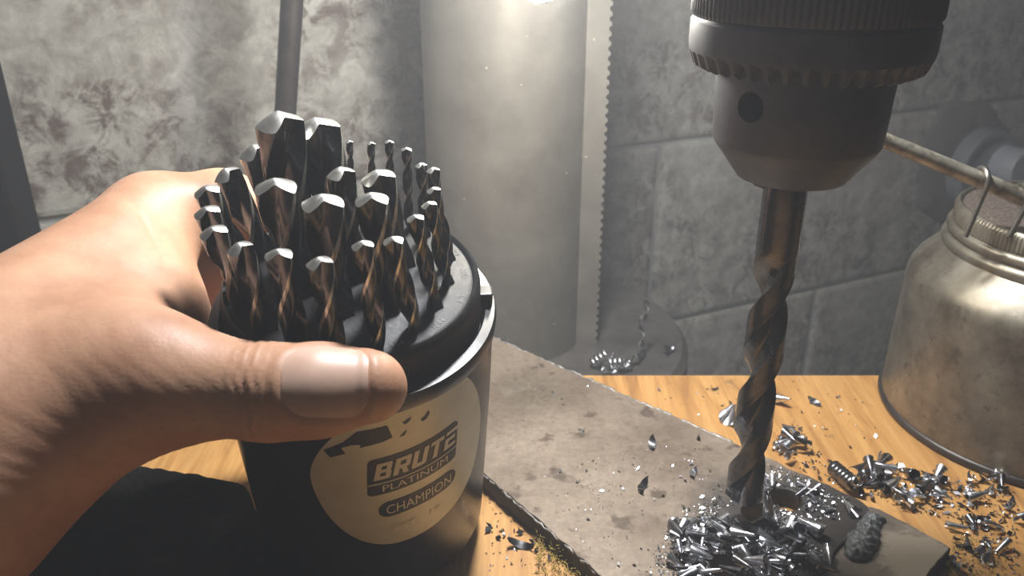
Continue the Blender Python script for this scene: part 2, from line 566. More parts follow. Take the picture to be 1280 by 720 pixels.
link('iron_table', box_me('iron_table', -0.15, 0.27, -0.33, -0.132, 0.785, 0.8315, 0.004), M_iron, press, loc=(0, 0, 0))
link('bracket_arm', box_me('bracket_arm', -0.03, 0.03, -0.25, -0.04, 0.75, 0.786, 0.004), M_iron, press, loc=(0, 0, 0))
autosmooth(link('foot', lathe_me('foot', [(0.10, 0.0), (0.10, 0.03), (0.08, 0.045), (0.06, 0.09), (0.045, 0.095)], 64), M_iron, press, loc=(0, 0, 0)))
link('head', box_me('head', -0.06, 0.15, -0.32, 0.07, 1.50, 1.70, 0.02, 3), M_iron, press, loc=(0, 0, 0))
autosmooth(link('spindle', lathe_me('spindle', [(0.02, 1.0475), (0.02, 1.08), (0.026, 1.082), (0.026, 1.51)], 40), M_rod, press, loc=(0.0797 - CX, 0.2327 - CY, 0)))

# work lamp under the head, in front of the column
LP = Vector((0.010, 0.312, 0.1822))
lamp = empty('work_lamp', LP, 'bright lamp bulb peeking in at the top edge in front of the column', 'lamp')
autosmooth(link('bulb', lathe_me('bulb', [(0.0015, -0.0105), (0.005, -0.0095), (0.0085, -0.006), (0.010, 0.0), (0.009, 0.005), (0.006, 0.009)], 24), M_bulb, lamp, loc=(0, 0, 0)), 60)
autosmooth(link('socket', lathe_me('socket', [(0.0065, 0.009), (0.0075, 0.010), (0.0075, 0.042), (0.004, 0.045)], 24), M_plastic, lamp, loc=(0, 0, 0)))

# left post and leaning rod
p0 = aty(58, 305, 0.405)
post = link('steel_post', box_me('steel_post', p0.x - 0.06, p0.x, 0.385, 0.405, -0.85, 0.6, 0.003), M_post, smooth=False)
tag(post, 'black square post at the left edge in front of the stained wall', 'post')
ra, rb = aty(365, 0, 0.44), aty(357, 135, 0.44)
d = (rb - ra).normalized()
top = ra - d * 0.35
bot = ra + d * ((ra.z + 0.85) / -d.z)
rod = link('steel_rod', tube_me('steel_rod', [top, bot], 0.0056, 20), M_rod)
autosmooth(rod)
tag(rod, 'thin dark steel rod rising behind the tallest drill bits', 'rod')

# ------------------------------------------------------------------ wooden board
board = link('wooden_board', box_me('wooden_board', -0.36, 0.40, -0.06, 0.348, -0.0185, 0.0, 0.0008, 1), M_wood, smooth=False)
tag(board, 'warm yellow plywood board littered with metal chips under the steel workpiece', 'board')

# ------------------------------------------------------------------ workpiece
rng = random.Random(11)
def edge(a, b, n, amp):
    a = Vector(a); b = Vector(b); out = []
    nrm = Vector((-(b - a).y, (b - a).x)).normalized()
    for i in range(n):
        t = i / n
        out.append(tuple(a.lerp(b, t) + nrm * (rng.uniform(-amp, amp) if i else 0)))
    return out
outl = []
outl += edge((-0.040, 0.400), (0.0879, 0.2805), 46, 0.0007)
outl += edge((0.0879, 0.2805), (0.1222, 0.2472), 12, 0.0006)
outl += [(0.1222, 0.2472), (0.1250, 0.2442), (0.1262, 0.2410), (0.1258, 0.2380), (0.1240, 0.2352)]
outl += edge((0.1236, 0.2348), (0.0870, 0.1965), 12, 0.0009)
outl += edge((0.0870, 0.1965), (0.058, 0.166), 6, 0.0006)
outl += edge((0.058, 0.166), (-0.0105, 0.2600), 34, 0.0006)
outl += edge((-0.0105, 0.2600), (-0.060, 0.328), 20, 0.0006)
holes = [(0.0983, 0.2448, 0.0062), (0.0868, 0.2372, 0.0062), (0.0685, 0.2105, 0.0060)]
work = empty('workpiece', (0.05, 0.26, 0), 'brown steel flat bar with drilled holes and a welded end piece', 'workpiece')
bar = link('flat_bar', plate_me('flat_bar', outl, holes, 0.0002, 0.0080, 0.0004), M_plate, work, smooth=False)
ends = [(0.1262, 0.2432), (0.1309, 0.2411), (0.1394, 0.2311), (0.1458, 0.2226), (0.1464, 0.2212), (0.1458, 0.2202), (0.1376, 0.2128), (0.1293, 0.2045), (0.1106, 0.188), (0.094, 0.2015)]
e2 = []
for i in range(len(ends)):
    e2 += edge(ends[i], ends[(i + 1) % len(ends)], 4, 0.0003)
M_edge_shade = simple('edge_shade', [(0.3, (0.02, 0.018, 0.016)), (0.7, (0.055, 0.05, 0.045))], 180, 0.7, 0.2, 0.5, 500, 0.0005)  # edge shadow put into the colour of the side faces
def shade_edges(o):
    o.data.materials.append(M_edge_shade)
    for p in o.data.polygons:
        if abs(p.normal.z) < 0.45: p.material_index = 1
shade_edges(bar)
def lip(a, b, n, name, seed, z=0.0074, k=1.0):
    g = random.Random(seed)
    a = Vector((*a, z)); b = Vector((*b, z)); pts = []; rad = []
    for i in range(n + 1):
        p = a.lerp(b, i / n) + Vector((g.uniform(-.0005, .0005), g.uniform(-.0005, .0005), g.uniform(-.0004, .0003)))
        pts.append(p); rad.append(g.uniform(.0005, .0012) * k)
    return link(name, tube_me(name, pts, rad, 6), M_slag, work)
M_slag = simple('slag_lip', [(0.3, (0.16, 0.15, 0.14)), (0.7, (0.40, 0.38, 0.35))], 500, 0.5, 0.5, 0.5, 700, 0.0004)
lip((-0.034, 0.3944), (0.0879, 0.2805), 90, 'slag_lip', 3)['label'] = 'crumbly grey slag edge'
lip((0.058, 0.1665), (-0.0105, 0.2600), 70, 'slag_lip', 4, 0.0072, 0.55)['label'] = 'crumbly grey slag edge'
bar2 = link('end_piece', plate_me('end_piece', e2, [], 0.0002, 0.0066, 0.0004), M_endplate, work, smooth=False)
shade_edges(bar2)
bar2['label'] = 'lighter brown ground end piece'
def bead_me(a, b, w0, h0, seed, nl=40, nc=18):
    a = Vector(a); b = Vector(b); d = (b - a); L = d.length; d /= L; c = Vector((-d.y, d.x, 0))
    vs, fs = [], []
    for i in range(nl + 1):
        s_ = i / nl
        env = max(0.0, 1 - abs(2 * s_ - 1) ** 3.5) ** 0.5
        for j in range(nc + 1):
            q = 2 * j / nc - 1
            w = w0 * env * (1 + 0.16 * fbm2(s_ * 5, q, seed) + 0.10 * math.sin(9 * s_ + seed))
            sag = -0.0016 * q * q * env
            rip = 1 + 0.16 * math.sin(2 * math.pi * (4.2 * s_ + 0.5 * q * q) + seed) + 0.22 * fbm2(s_ * 11, q * 3.5, seed + 3)
            h = h0 * env * math.sqrt(max(0, 1 - q * q)) * rip
            p = a + d * (s_ * L + sag * 1.0) + c * (q * w)
            vs.append((p.x, p.y, a.z - 0.0008 + h))
    r = nc + 1
    for i in range(nl):
        for j in range(nc):
            fs.append((i * r + j, i * r + j + 1, (i + 1) * r + j + 1, (i + 1) * r + j))
    fs.append(tuple([j for j in range(r)] + [i * r + nc for i in range(1, nl + 1)] + [nl * r + j for j in range(nc - 1, -1, -1)] + [i * r for i in range(nl - 1, 0, -1)]))
    return vs, fs
v1, f1 = bead_me((0.1282, 0.2372, 0.0073), (0.1178, 0.2246, 0.0073), 0.0040, 0.0030, 1.3)
v2, f2 = bead_me((0.1218, 0.2278, 0.0076), (0.1108, 0.2145, 0.0076), 0.0050, 0.0034, 4.1)
bm_ = mesh('weld_bead', list(v1) + list(v2), list(f1) + [tuple(k + len(v1) for k in f) for f in f2])
bm = bmesh.new(); bm.from_mesh(bm_); bmesh.ops.recalc_face_normals(bm, faces=bm.faces); bm.to_mesh(bm_); bm.free()
wb = link('weld_bead', bm_, M_weld, work)
wb['label'] = 'lumpy grey weld bead'

# ------------------------------------------------------------------ twist drills
def twist(d, L, pitch, z_shank=None, n=40, tip=59.0, phase=0.0, per=30, shank_to=None):
    """fluted body from z=0 to the cone, tip at z=L; optional plain shank from z=shank_to (<0)"""
    R = d / 2
    th = [2 * math.pi * i / n for i in range(n)]
    def prof(t):
        q = math.degrees(t) % 180
        if q < 12: return 1.0
        if q < 70: return 0.965
        s = math.sin(math.pi * (q - 70) / 110)
        return 0.985 - 0.64 * s ** 0.8
    pr = [prof(t) for t in th]
    cot = 1 / math.tan(R_(tip))
    zl = L - R * cot
    nz = max(6, int(zl / pitch * per))
    vs, fs = [], []
    zs = []
    if shank_to is not None:
        zs += [(shank_to, 0.0), (0.0, 0.0)]
        for k in range(1, 5): zs.append((k * d * 0.22, k / 4))
        s0 = d * 0.88
        zs += [(s0 + (zl - s0) * k / nz, 1.0) for k in range(1, nz + 1)]
    else:
        zs = [(zl * k / nz, 1.0) for k in range(nz + 1)]
    for z, f in zs:
        tw = 2 * math.pi * max(z, 0.0) / pitch + phase
        for t, p in zip(th, pr):
            r = R * (1 + (p - 1) * f)
            vs.append((r * math.cos(t + tw), r * math.sin(t + tw), z))
    m = len(zs)
    # last ring follows the cone
    tw = 2 * math.pi * zl / pitch + phase
    last = []
    for i, (t, p) in enumerate(zip(th, pr)):
        r = R * p
        v = (r * math.cos(t + tw), r * math.sin(t + tw), L - r * cot)
        last.append(v)
        vs[(m - 1) * n + i] = v
    for k in range(m - 1):
        for i in range(n):
            j = (i + 1) % n
            fs.append((k * n + i, k * n + j, (k + 1) * n + j, (k + 1) * n + i))
    fs.append(tuple(range(n - 1, -1, -1)))
    body = mesh('flute_body', vs, fs)
    marg = [math.degrees(t) % 180 < 9.5 for t in th]      # the ground margin along each land
    for k in range(m - 1):
        for i in range(n):
            if marg[i] and zs[k][1] >= 1.0: body.polygons[k * n + i].material_index = 1
    tv = list(last)
    # cone in two rings so the two lips stay crisp
    for v in last: tv.append((v[0] * 0.45, v[1] * 0.45, L - (L - v[2]) * 0.45))
    tv.append((0, 0, L))
    tf = []
    for i in range(n):
        j = (i + 1) % n
        tf.append((i, j, n + j, n + i)); tf.append((n + i, n + j, 2 * n))
    point = mesh('cutting_point', tv, tf)
    return body, point

def drill(name, base, axis, d, L, pitch, label, group=None, shank_to=None, phase=0.0, mats=None, n=40):
    o = empty(name, base, label, 'drill bit', group)
    o.rotation_euler = Vector(axis).to_track_quat('Z', 'Y').to_euler()
    b, p = twist(d, L, pitch, shank_to=shank_to, phase=phase, n=n)
    b.materials.append(mats[0]); b.materials.append(mats[2] if len(mats) > 2 else mats[0])
    autosmooth(link('flute_body', b, None, o, loc=(0, 0, 0)), 28)
    autosmooth(link('cutting_point', p, mats[1], o, loc=(0, 0, 0)), 28)
    return o

# the one in the chuck, tip down
BX, BY, BTIP = 0.0788, 0.2327, 0.0152
drill('twist_drill', (BX, BY, 0.110), (0, 0, -1), 0.0124, 0.110 - BTIP, 0.056,
      'big dark twist drill clamped in the chuck with its tip over the bar', None, -0.026, R_(150), (M_bigbit, M_bigbit), 56)

# ------------------------------------------------------------------ chuck
chuck = empty('drill_chuck', (0.0797, BY, 0.1312), 'dark keyed drill chuck with a toothed sleeve holding the big drill', 'chuck')
def rel(prof): return [(r, z - 0.127) for r, z in prof]
bodyme = lathe_me('chuck_body', rel([(0.0136, 0.1270), (0.0152, 0.1275), (0.0224, 0.1372), (0.0229, 0.1385), (0.0235, 0.1500), (0.0237, 0.1640)]), 96)
cuts = []
for azi in (-140.5, -20.5, 99.5):
    c = lathe_me('cut', [(0.0040, 0), (0.0040, 0.014)], 24)
    a = R_(azi)
    c.transform(Matrix.Translation((0.0145 * math.cos(a), 0.0145 * math.sin(a), 0.1500 - 0.127)) @ Matrix.Rotation(a, 4, 'Z') @ Matrix.Rotation(R_(90), 4, 'Y'))
    cuts.append(c)
c = lathe_me('cut', [(0.0063, -0.002), (0.0063, 0.006)], 32)
cuts.append(c)
bodyme = boolean(bodyme, cuts)
bodyme.materials.clear()
autosmooth(link('chuck_body', bodyme, M_chuck, chuck, loc=(0, 0, 0)), 25)
NT = 40
def gear(k, t, r, z):
    s = 0.5 + 0.5 * math.cos(NT * t)
    s = min(1, max(0, (s - 0.3) * 2.2))
    if k == 0: return (r - 0.0014 * (1 - s), z + 0.0034 * (1 - s))
    if k == 1: return (r - 0.0008 * (1 - s), z + 0.0026 * (1 - s))
    return (r, z)
sl = lathe_me('toothed_sleeve', rel([(0.0275, 0.1572), (0.0300, 0.1585), (0.0314, 0.1622), (0.0317, 0.1640), (0.0317, 0.1700), (0.0313, 0.1705), (0.0312, 0.1710)]), NT * 8, gear, cap=False)
bm = bmesh.new(); bm.from_mesh(sl)
bmesh.ops.holes_fill(bm, edges=[e for e in bm.edges if e.is_boundary])
bm.to_mesh(sl); bm.free()
autosmooth(link('toothed_sleeve', sl, M_chuck, chuck, loc=(0, 0, 0)), 30)
def knurl(k, t, r, z):
    return (r + (0.00028 * math.cos(110 * t) if k in (2, 3) else 0), z)
autosmooth(link('knurled_ring', lathe_me('knurled_ring', rel([(0.0300, 0.1705), (0.0312, 0.1712), (0.0316, 0.1722), (0.0316, 0.1900), (0.0308, 0.1915), (0.021, 0.1930)]), 660, knurl), M_chuck, chuck, loc=(0, 0, 0)), 40)
for azi in (90, 210, 330):
    a = R_(azi)
    j = box_me('jaw', 0.0063, 0.0125, -0.0022, 0.0022, -0.0012, 0.003, 0.0004, 1)
    j.transform(Matrix.Rotation(a, 4, 'Z'))
    link('jaw', j, M_chuck, chuck, smooth=False, loc=(0, 0, 0))

# ------------------------------------------------------------------ drill bit case
AX = Vector((0.04, -0.23, 0.974)).normalized()
TC = Vector((-0.045, 0.2174, 0.107))
U = (Vector((1, 0, 0)) - AX * AX.x).normalized()
V = AX.cross(U)
HB = 0.1010
CASE_M = Matrix((( U.x, V.x, AX.x, TC.x), (U.y, V.y, AX.y, TC.y), (U.z, V.z, AX.z, TC.z), (0, 0, 0, 1)))
case = empty('bit_case', TC, 'round black plastic drill bit case with a silver label in the hand', 'case')
case.matrix_world = CASE_M
def clink(name, me, mat, smooth=True, parent=None, ang=35):
    o = link(name, me, mat, parent or case, smooth, loc=(0, 0, 0))
    return autosmooth(o, ang) if smooth else o
clink('case_body', lathe_me('case_body', [(0.0340, -HB), (0.0370, -HB + 0.001), (0.0382, -HB + 0.004), (0.0398, -0.040), (0.0400, -0.0165), (0.0408, -0.0155), (0.0410, -0.0125), (0.0404, -0.0108), (0.0378, -0.0105), (0.0372, -0.0112), (0.0366, -0.0140)], 128), M_plastic)
def notch(k, t, r, z):
    return (r, z)
clink('insert_collar', lathe_me('insert_collar', [(0.0364, -0.0140), (0.0362, -0.003), (0.0358, -0.0010), (0.0350, -0.0002), (0.0343, -0.0006), (0.0338, -0.0016)], 128), M_insert)
# insert plate with a socket ring round each bit hole
clink('insert_plate', lathe_me('insert_plate', [(0.0339, -0.006), (0.0339, -0.0014), (0.0330, -0.0010), (0.001, -0.0010)], 96), M_insert)
lug = box_me('latch_lug', 0.0355, 0.0398, -0.0022, 0.0022, -0.0112, -0.0065, 0.0005, 2)
lug.transform(Matrix.Rotation(R_(6), 4, 'Z'))
clink('latch_lug', lug, M_plastic, False)

def on_case(s, t, off, R=0.0399):
    a = s / R
    rr = R + (t + 0.040) * (0.0016 / 0.06) * (1 if t < -0.040 else 0.1) + off
    return (rr * math.sin(a), -rr * math.cos(a), t)

def wrap_poly(name, pts, off, mat, nc=64, parent=None, rim=0.0003):
    """convex outline in (s, t) metres -> thin raised sheet wrapped on the case wall"""
    smin = min(p[0] for p in pts); smax = max(p[0] for p in pts)
    n = len(pts)
    def span(s):
        ys = []
        for i in range(n):
            (x0, y0), (x1, y1) = pts[i], pts[(i + 1) % n]
            if (x0 - s) * (x1 - s) <= 0 and abs(x1 - x0) > 1e-9:
                ys.append(y0 + (y1 - y0) * (s - x0) / (x1 - x0))
        return min(ys), max(ys)
    vs, fs = [], []
    NR = 8
    for i in range(nc + 1):
        s = smin + (smax - smin) * (1 - math.cos(math.pi * i / nc)) / 2
        s = min(max(s, smin + 1e-5), smax - 1e-5)
        lo, hi = span(s)
        for j in range(NR + 1):
            vs.append(on_case(s, lo + (hi - lo) * j / NR, off))
        vs.append(on_case(s, lo, off - rim)); vs.append(on_case(s, hi, off - rim))
    w = NR + 3
    for i in range(nc):
        a = i * w; b = a + w
        for j in range(NR): fs.append((a + j, b + j, b + j + 1, a + j + 1))
        fs.append((a, a + NR + 1, b + NR + 1, b)); fs.append((a + NR, b + NR, b + NR + 2, a + NR + 2))
    return clink(name, mesh(name, vs, fs), mat, True, parent)

def catmull(pts, k=6):
    out = []
    n = len(pts)
    for i in range(n):
        p0, p1, p2, p3 = (Vector(pts[(i + q) % n]) for q in (-1, 0, 1, 2))
        for j in range(k):
            t = j / k
            out.append(tuple(0.5 * ((2 * p1) + (p2 - p0) * t + (2 * p0 - 5 * p1 + 4 * p2 - p3) * t * t + (3 * p1 - p0 - 3 * p2 + p3) * t ** 3)))
    return out

def mm(pts): return [(x / 1000, y / 1000) for x, y in pts]

lab = wrap_poly('label', catmull(mm([(-8.4, -40.0), (-4.5, -28.0), (4.5, -17.5), (17.3, -12.6), (29.0, -12.2), (37.5, -15.0), (43.5, -24.0), (47.0, -36.0), (47.0, -48.0), (44.0, -58.0), (38.0, -65.0), (30.0, -69.0), (21.0, -71.0), (10.5, -70.6), (1.5, -65.5), (-5.3, -55.0)])), 0.0003, M_labelsilver, 80)
lab['label'] = 'oval silver label'
def rrect(x0, y0, x1, y1, r, slope=0.0, shear=0.0):
    out = []
    for cx, cy, a0 in ((x1 - r, y1 - r, 0), (x0 + r, y1 - r, 90), (x0 + r, y0 + r, 180), (x1 - r, y0 + r, 270)):
        for k in range(7):
            a = R_(a0 + k * 15)
            out.append((cx + r * math.cos(a), cy + r * math.sin(a)))
    return [(x + shear * (y - y0), y + slope * (x - x0)) for x, y in out]
SL = 0.095
box = wrap_poly('label_box', mm(rrect(6.6, -47.2, 34.2, -32.2, 1.6, SL, 0.06)), 0.00045, M_labelblack, 48, lab)
pill = wrap_poly('label_pill', mm(rrect(9.4, -57.8, 34.4, -51.0, 3.2, SL)), 0.00045, M_labelblack, 48, lab)
torn = wrap_poly('torn_patch', mm([(-3.5, -27.6), (2.0, -24.2), (5.5, -20.6), (13.5, -19.9), (14.6, -24.6), (12, -25.6), (7.0, -26.4), (2.0, -28.6), (-2.0, -30.2)]), 0.00045, M_labelblack, 40, lab)
torn['label'] = 'torn dark patch in the label'
flap = wrap_poly('torn_flap', mm([(1.2, -26.2), (4.0, -25.2), (6.2, -25.3), (6.0, -27.0), (3.6, -27.9), (2.2, -28.3)]), 0.0006, M_labelsilver, 16, lab)
flap['label'] = 'loose silver flake'
for pts in ([(17.5, -20.4), (19.0, -19.6), (20.0, -19.2), (19.6, -20.1), (18.4, -21.2)], [(22.6, -21.6), (24.2, -20.6), (25.0, -19.2), (25.4, -20.4), (24.4, -22.0), (23.2, -22.4)], [(16.6, -25.2), (18.0, -23.8), (18.6, -23.6), (17.8, -25.2)]):
    wrap_poly('label_scratch', mm(pts), 0.00045, M_labelblack, 12, lab)

def text_geo(string, bold=0.0):
    cu = bpy.data.curves.new('t', 'FONT')
    cu.body = string; cu.size = 1.0; cu.offset = bold; cu.resolution_u = 3
    o = bpy.data.objects.new('tmp', cu); COL.objects.link(o)
    bpy.context.view_layer.update()
    me = bpy.data.meshes.new_from_object(o.evaluated_get(bpy.context.evaluated_depsgraph_get()))
    bpy.data.objects.remove(o)
    vs = [v.co.copy() for v in me.vertices]; fs = [tuple(p.vertices) for p in me.polygons]
    return vs, fs

def fit(vs, x0, y0, w, h):
    ax = min(v.x for v in vs); bx = max(v.x for v in vs); ay = min(v.y for v in vs); by = max(v.y for v in vs)
    return [(x0 + (v.x - ax) / (bx - ax) * w, y0 + (v.y - ay) / (by - ay) * h) for v in vs]

def wrap_text(name, vs2, fs, off, mat, slope, x0, y0, shear=0.0, parent=None):
    vs = [on_case((x + shear * (y - y0)) / 1000, (y + slope * (x - x0)) / 1000, off) for x, y in vs2]
    return clink(name, mesh(name, vs, fs), mat, False, parent)

# blocky slanted letters for the word on top, on a 0..1 square each
def _r(x0, y0, x1, y1): return [(x0, y0), (x1, y0), (x1, y1), (x0, y1)]
LET = {
 'B': [_r(0, 0, .34, 1), _r(.3, .8, .9, 1), _r(.3, .40, .92, .60), _r(.3, 0, .92, .2), _r(.66, .55, .96, .95), _r(.68, .05, 1, .46)],
 'R': [_r(0, 0, .34, 1), _r(.3, .8, .94, 1), _r(.3, .36, .94, .56), _r(.68, .42, 1, .94), [(.44, .40), (.76, .40), (1, 0), (.66, 0)]],
 'U': [_r(0, .06, .33, 1), _r(.67, .06, 1, 1), _r(.08, 0, .92, .22)],
 'T': [_r(.32, 0, .66, .9), _r(0, .78, 1, 1)],
 'E': [_r(0, 0, .32, .64), _r(.2, 0, 1, .2), _r(.2, .42, .88, .62), _r(0, .80, 1, 1)],
}
def poly_fill(polys):
    vs, fs = [], []
    for p in polys:
        b0 = len(vs)
        vs += [Vector((x, y, 0)) for x, y in p]
        fs.append(tuple(range(b0, b0 + len(p))))
    return vs, fs
x = 8.7
for ch, wd in (('B', 4.5), ('R', 4.5), ('U', 4.4), ('T', 4.3), ('E', 4.2)):
    vs, fs = poly_fill(LET[ch])
    pts = [(x + v.x * wd, -40.6 + v.y * 6.6) for v in vs]
    wrap_text('letter', pts, fs, 0.00062, M_print, SL, 6.6, -40.6, 0.20, box)
    x += wd + 0.75
wrap_poly('label_line', mm(rrect(7.0, -42.5, 34.6, -42.0, 0.24, SL)), 0.0006, M_print, 32, box, 0.0002)
vs, fs = text_geo('PLATINUM', 0.0)
wrap_text('letters', fit(vs, 11.0, -46.0, 20.0, 2.7), fs, 0.00062, M_print, SL, 6.6, -46, 0, box)
vs, fs = text_geo('CHAMPION', 0.0)
wrap_text('letters', fit(vs, 11.6, -56.4, 20.8, 4.0), fs, 0.00062, M_print, SL, 9.4, -56.4, 0, pill)
vs, fs = text_geo('EST.  19', 0.008)
wrap_text('faint_letters', fit(vs, 13.6, -64.8, 15.0, 2.3), fs, 0.0006, M_faint, SL * .8, 14, -64.6, 0, lab)

M_mark = simple('moulded_mark', [(0.3, (0.06, 0.06, 0.06)), (0.7, (0.10, 0.10, 0.10))], 300, 0.4)
# size marks moulded on the rim of the insert
for ang, s in ((-60, '1/4'), (-36, '15/64'), (-14, '7/32'), (8, '13/64'), (27, '3/16'), (44, '11/64')):
    vs, fs = text_geo(s, 0.0)
    w = 3.2 if len(s) < 5 else 4.2
    pts = fit(vs, -w / 2, -1.0, w, 2.0)
    a = R_(ang)
    q = []
    for (px_, py_) in pts:
        r = 31.6 + py_
        q.append(((r * math.cos(a) - px_ * math.sin(a)) / 1000, (r * math.sin(a) + px_ * math.cos(a)) / 1000, -0.00085))
    clink('size_mark', mesh('size_mark', q, fs), M_mark, False)

# bits: base x, base y, lean x, lean y, height to the tip, diameter (all mm, in the case's own frame), label
BITS = [
 (-10.0, 27.5, 3.0, 0.4, 29.4, 1.9, 'thinnest drill bit of the case, just right of the tallest pair'),
 (-4.6, 28.9, 1.5, 0.1, 27.2, 2.1, 'second thinnest drill bit, at the back of the outer ring'),
 (1.5, 29.3, 1.5, 0.3, 26.7, 2.4, 'third of the needle-thin drill bits along the back of the ring'),
 (7.6, 28.3, 0.8, 0.2, 28.0, 2.6, 'fourth of the needle-thin drill bits along the back of the ring'),
 (13.3, 26.1, 0.3, 0.1, 27.1, 3.0, 'slim drill bit at the back right of the case, fifth thinnest'),
 (18.8, 22.4, -0.8, -0.3, 24.5, 3.4, 'slim drill bit at the back right, left of the rightmost pair'),
 (23.7, 17.2, -1.9, -0.1, 26.0, 3.8, 'rear drill bit of the rightmost pair in the case'),
 (27.5, 10.0, -5.1, -1.1, 24.4, 3.9, 'front drill bit of the rightmost pair in the case'),
 (27.5, -1.4, -5.4, -1.3, 26.9, 4.2, 'small drill bit on the right rim, behind the stubbier leaning one'),
 (24.7, -12.1, -5.1, -1.1, 29.4, 4.5, 'small leaning drill bit at the front right rim of the case'),
 (19.8, -21.2, -4.7, -1.3, 28.9, 5.1, 'silver drill bit in the front row, right end above the thumbnail'),
 (11.0, -27.2, -2.3, -0.4, 30.9, 5.3, 'silver drill bit in the front row, second from its right end'),
 (0.0, -29.3, -1.3, -0.5, 27.4, 6.4, 'stout front-row drill bit third from the right, behind the thumb knuckle'),
 (-9.5, -27.7, -1.6, -0.6, 28.3, 6.7, 'stout front-row drill bit standing behind the middle of the thumb'),
 (-18.4, -22.8, -3.1, -1.4, 26.9, 6.5, 'stout front-row drill bit second from the left'),
 (-24.8, -15.5, -4.8, -2.7, 27.2, 7.0, 'stout drill bit at the left end of the front row'),
 (-28.5, -6.6, -5.1, -3.0, 27.4, 6.8, 'drill bit at the left rim beside the hand, lowest of three'),
 (-29.9, 2.6, -6.1, -3.6, 28.3, 7.0, 'drill bit at the left rim beside the hand, middle of three'),
 (-27.0, 11.4, -6.3, -3.3, 28.5, 7.7, 'drill bit at the left rim beside the hand, rearmost of three'),
 (-21.4, 20.0, -6.2, -2.9, 31.2, 9.4, 'thick drill bit left of and below the tallest bit'),
 (-15.8, 4.8, 0.0, 0.0, 47.5, 12.3, 'tallest and thickest drill bit, in front of the steel rod'),
 (-4.2, 12.8, -4.2, -1.3, 42.8, 12.3, 'thick drill bit right beside the tallest one'),
 (-14.3, -8.2, -1.0, -0.4, 35.9, 10.7, 'thick drill bit of the inner ring below the tallest bit'),
 (-2.0, -16.4, -0.1, 0.0, 36.5, 10.4, 'thick drill bit of the inner ring in the middle of the case'),
 (13.1, 6.1, -5.2, -1.4, 31.6, 9.3, 'thick right inner drill bit with the brightest tip, the rear one of two'),
 (11.7, -11.7, -2.8, -0.5, 34.8, 8.6, 'thick right inner drill bit, the front one of two'),
 (0.0, 0.0, -0.5, 0.0, 34.8, 7.6, 'drill bit at the centre of the case, half hidden by thick ones'),
]
prng = random.Random(21)
for bx, by, lx, ly, h, dm, lb in BITS:
    base = CASE_M @ Vector((bx / 1000, by / 1000, -0.004))
    tipp = CASE_M @ Vector(((bx + lx) / 1000, (by + ly) / 1000, h / 1000))
    ax = tipp - base
    pit = dm / 1000 * 7.0
    ql = Matrix.Rotation(0, 3, 'X') @ ax.to_track_quat('Z', 'Y').to_matrix()
    cl = ql.inverted() @ (camo.location - tipp)
    # turn the bit in its socket so one flute looks forward below the tip
    phs = math.atan2(cl.y, cl.x) - R_(125) - 2 * math.pi * (ax.length - 0.75 * dm / 1000) / pit + R_(prng.uniform(-30, 25))
    drill('drill_bit', base, ax, dm / 1000, ax.length, pit, lb, 'drill bits standing in the round case', None, phs, (M_bit, M_tip, M_tip), 40 if dm > 5 else 28)

# ------------------------------------------------------------------ oil can
OX, OY = 0.2261, 0.3135
can = empty('oil_can', (OX, OY, 0), 'old tarnished round oil can with a ridged cap at the right edge', 'oil can')
autosmooth(link('can_body', lathe_me('can_body', [(0.0580, 0.0030), (0.0604, 0.0040), (0.0600, 0.030), (0.0596, 0.0585), (0.0588, 0.0625), (0.0568, 0.0662), (0.0530, 0.0705), (0.0500, 0.0738), (0.0482, 0.0760)], 128), M_can, can, loc=(0, 0, 0)), 40)
autosmooth(link('base_rim', lathe_me('base_rim', [(0.0585, 0.0003), (0.0610, 0.0006), (0.0617, 0.0020), (0.0612, 0.0034), (0.0600, 0.0040)], 128), M_rod, can, loc=(0, 0, 0)), 50)
autosmooth(link('neck_ring', lathe_me('neck_ring', [(0.0470, 0.0752), (0.0490, 0.0758), (0.0494, 0.0778), (0.0486, 0.0796), (0.0468, 0.0802), (0.0468, 0.0808), (0.0480, 0.0814), (0.0482, 0.0830), (0.0474, 0.0844), (0.0458, 0.0848)], 96), M_can, can, loc=(0, 0, 0)), 50)
def cknurl(k, t, r, z): return (r + (0.00024 * math.cos(170 * t) if k in (1, 2) else 0), z)
autosmooth(link('cap_band', lathe_me('cap_band', [(0.0452, 0.0846), (0.0462, 0.0850), (0.0462, 0.0906), (0.0456, 0.0920), (0.0448, 0.0926), (0.0440, 0.0922), (0.0438, 0.0905)], 1020, cknurl), M_can, can, loc=(0, 0, 0)), 50)
autosmooth(link('cap_top', lathe_me('cap_top', [(0.0440, 0.0900), (0.0439, 0.0912), (0.0430, 0.0914), (0.002, 0.0918)], 96), M_cap, can, loc=(0, 0, 0)), 50)
s0, s1 = aty(1098, 172, 0.298), aty(1300, 256, 0.298)
dd = (s1 - s0).normalized()
autosmooth(link('spout', tube_me('spout', [s0, s0 + (s1 - s0) * .5, s1, s1 + dd * 0.05], [0.0027, 0.0030, 0.0033, 0.0036], 20), M_spout, can))
for px_ in (1222, 1273):
    k = (px_ - 1098) / (1300 - 1098)
    c = s0.lerp(s1, k)
    pts = []
    for t in range(0, 13):
        a = R_(-10 + t * 200 / 12)
        pts.append(c + Vector((0, 0.0046 * math.cos(a) * 1.0, 0.0046 * math.sin(a))) + dd * 0.001)
    z0 = 0.0905
    pts = pts[2:] + [Vector((pts[-1].x - 0.004, c.y - 0.0052, z0))]
    autosmooth(link('wire_clip', tube_me('wire_clip', pts, 0.0010, 10), M_wire, can), 60)

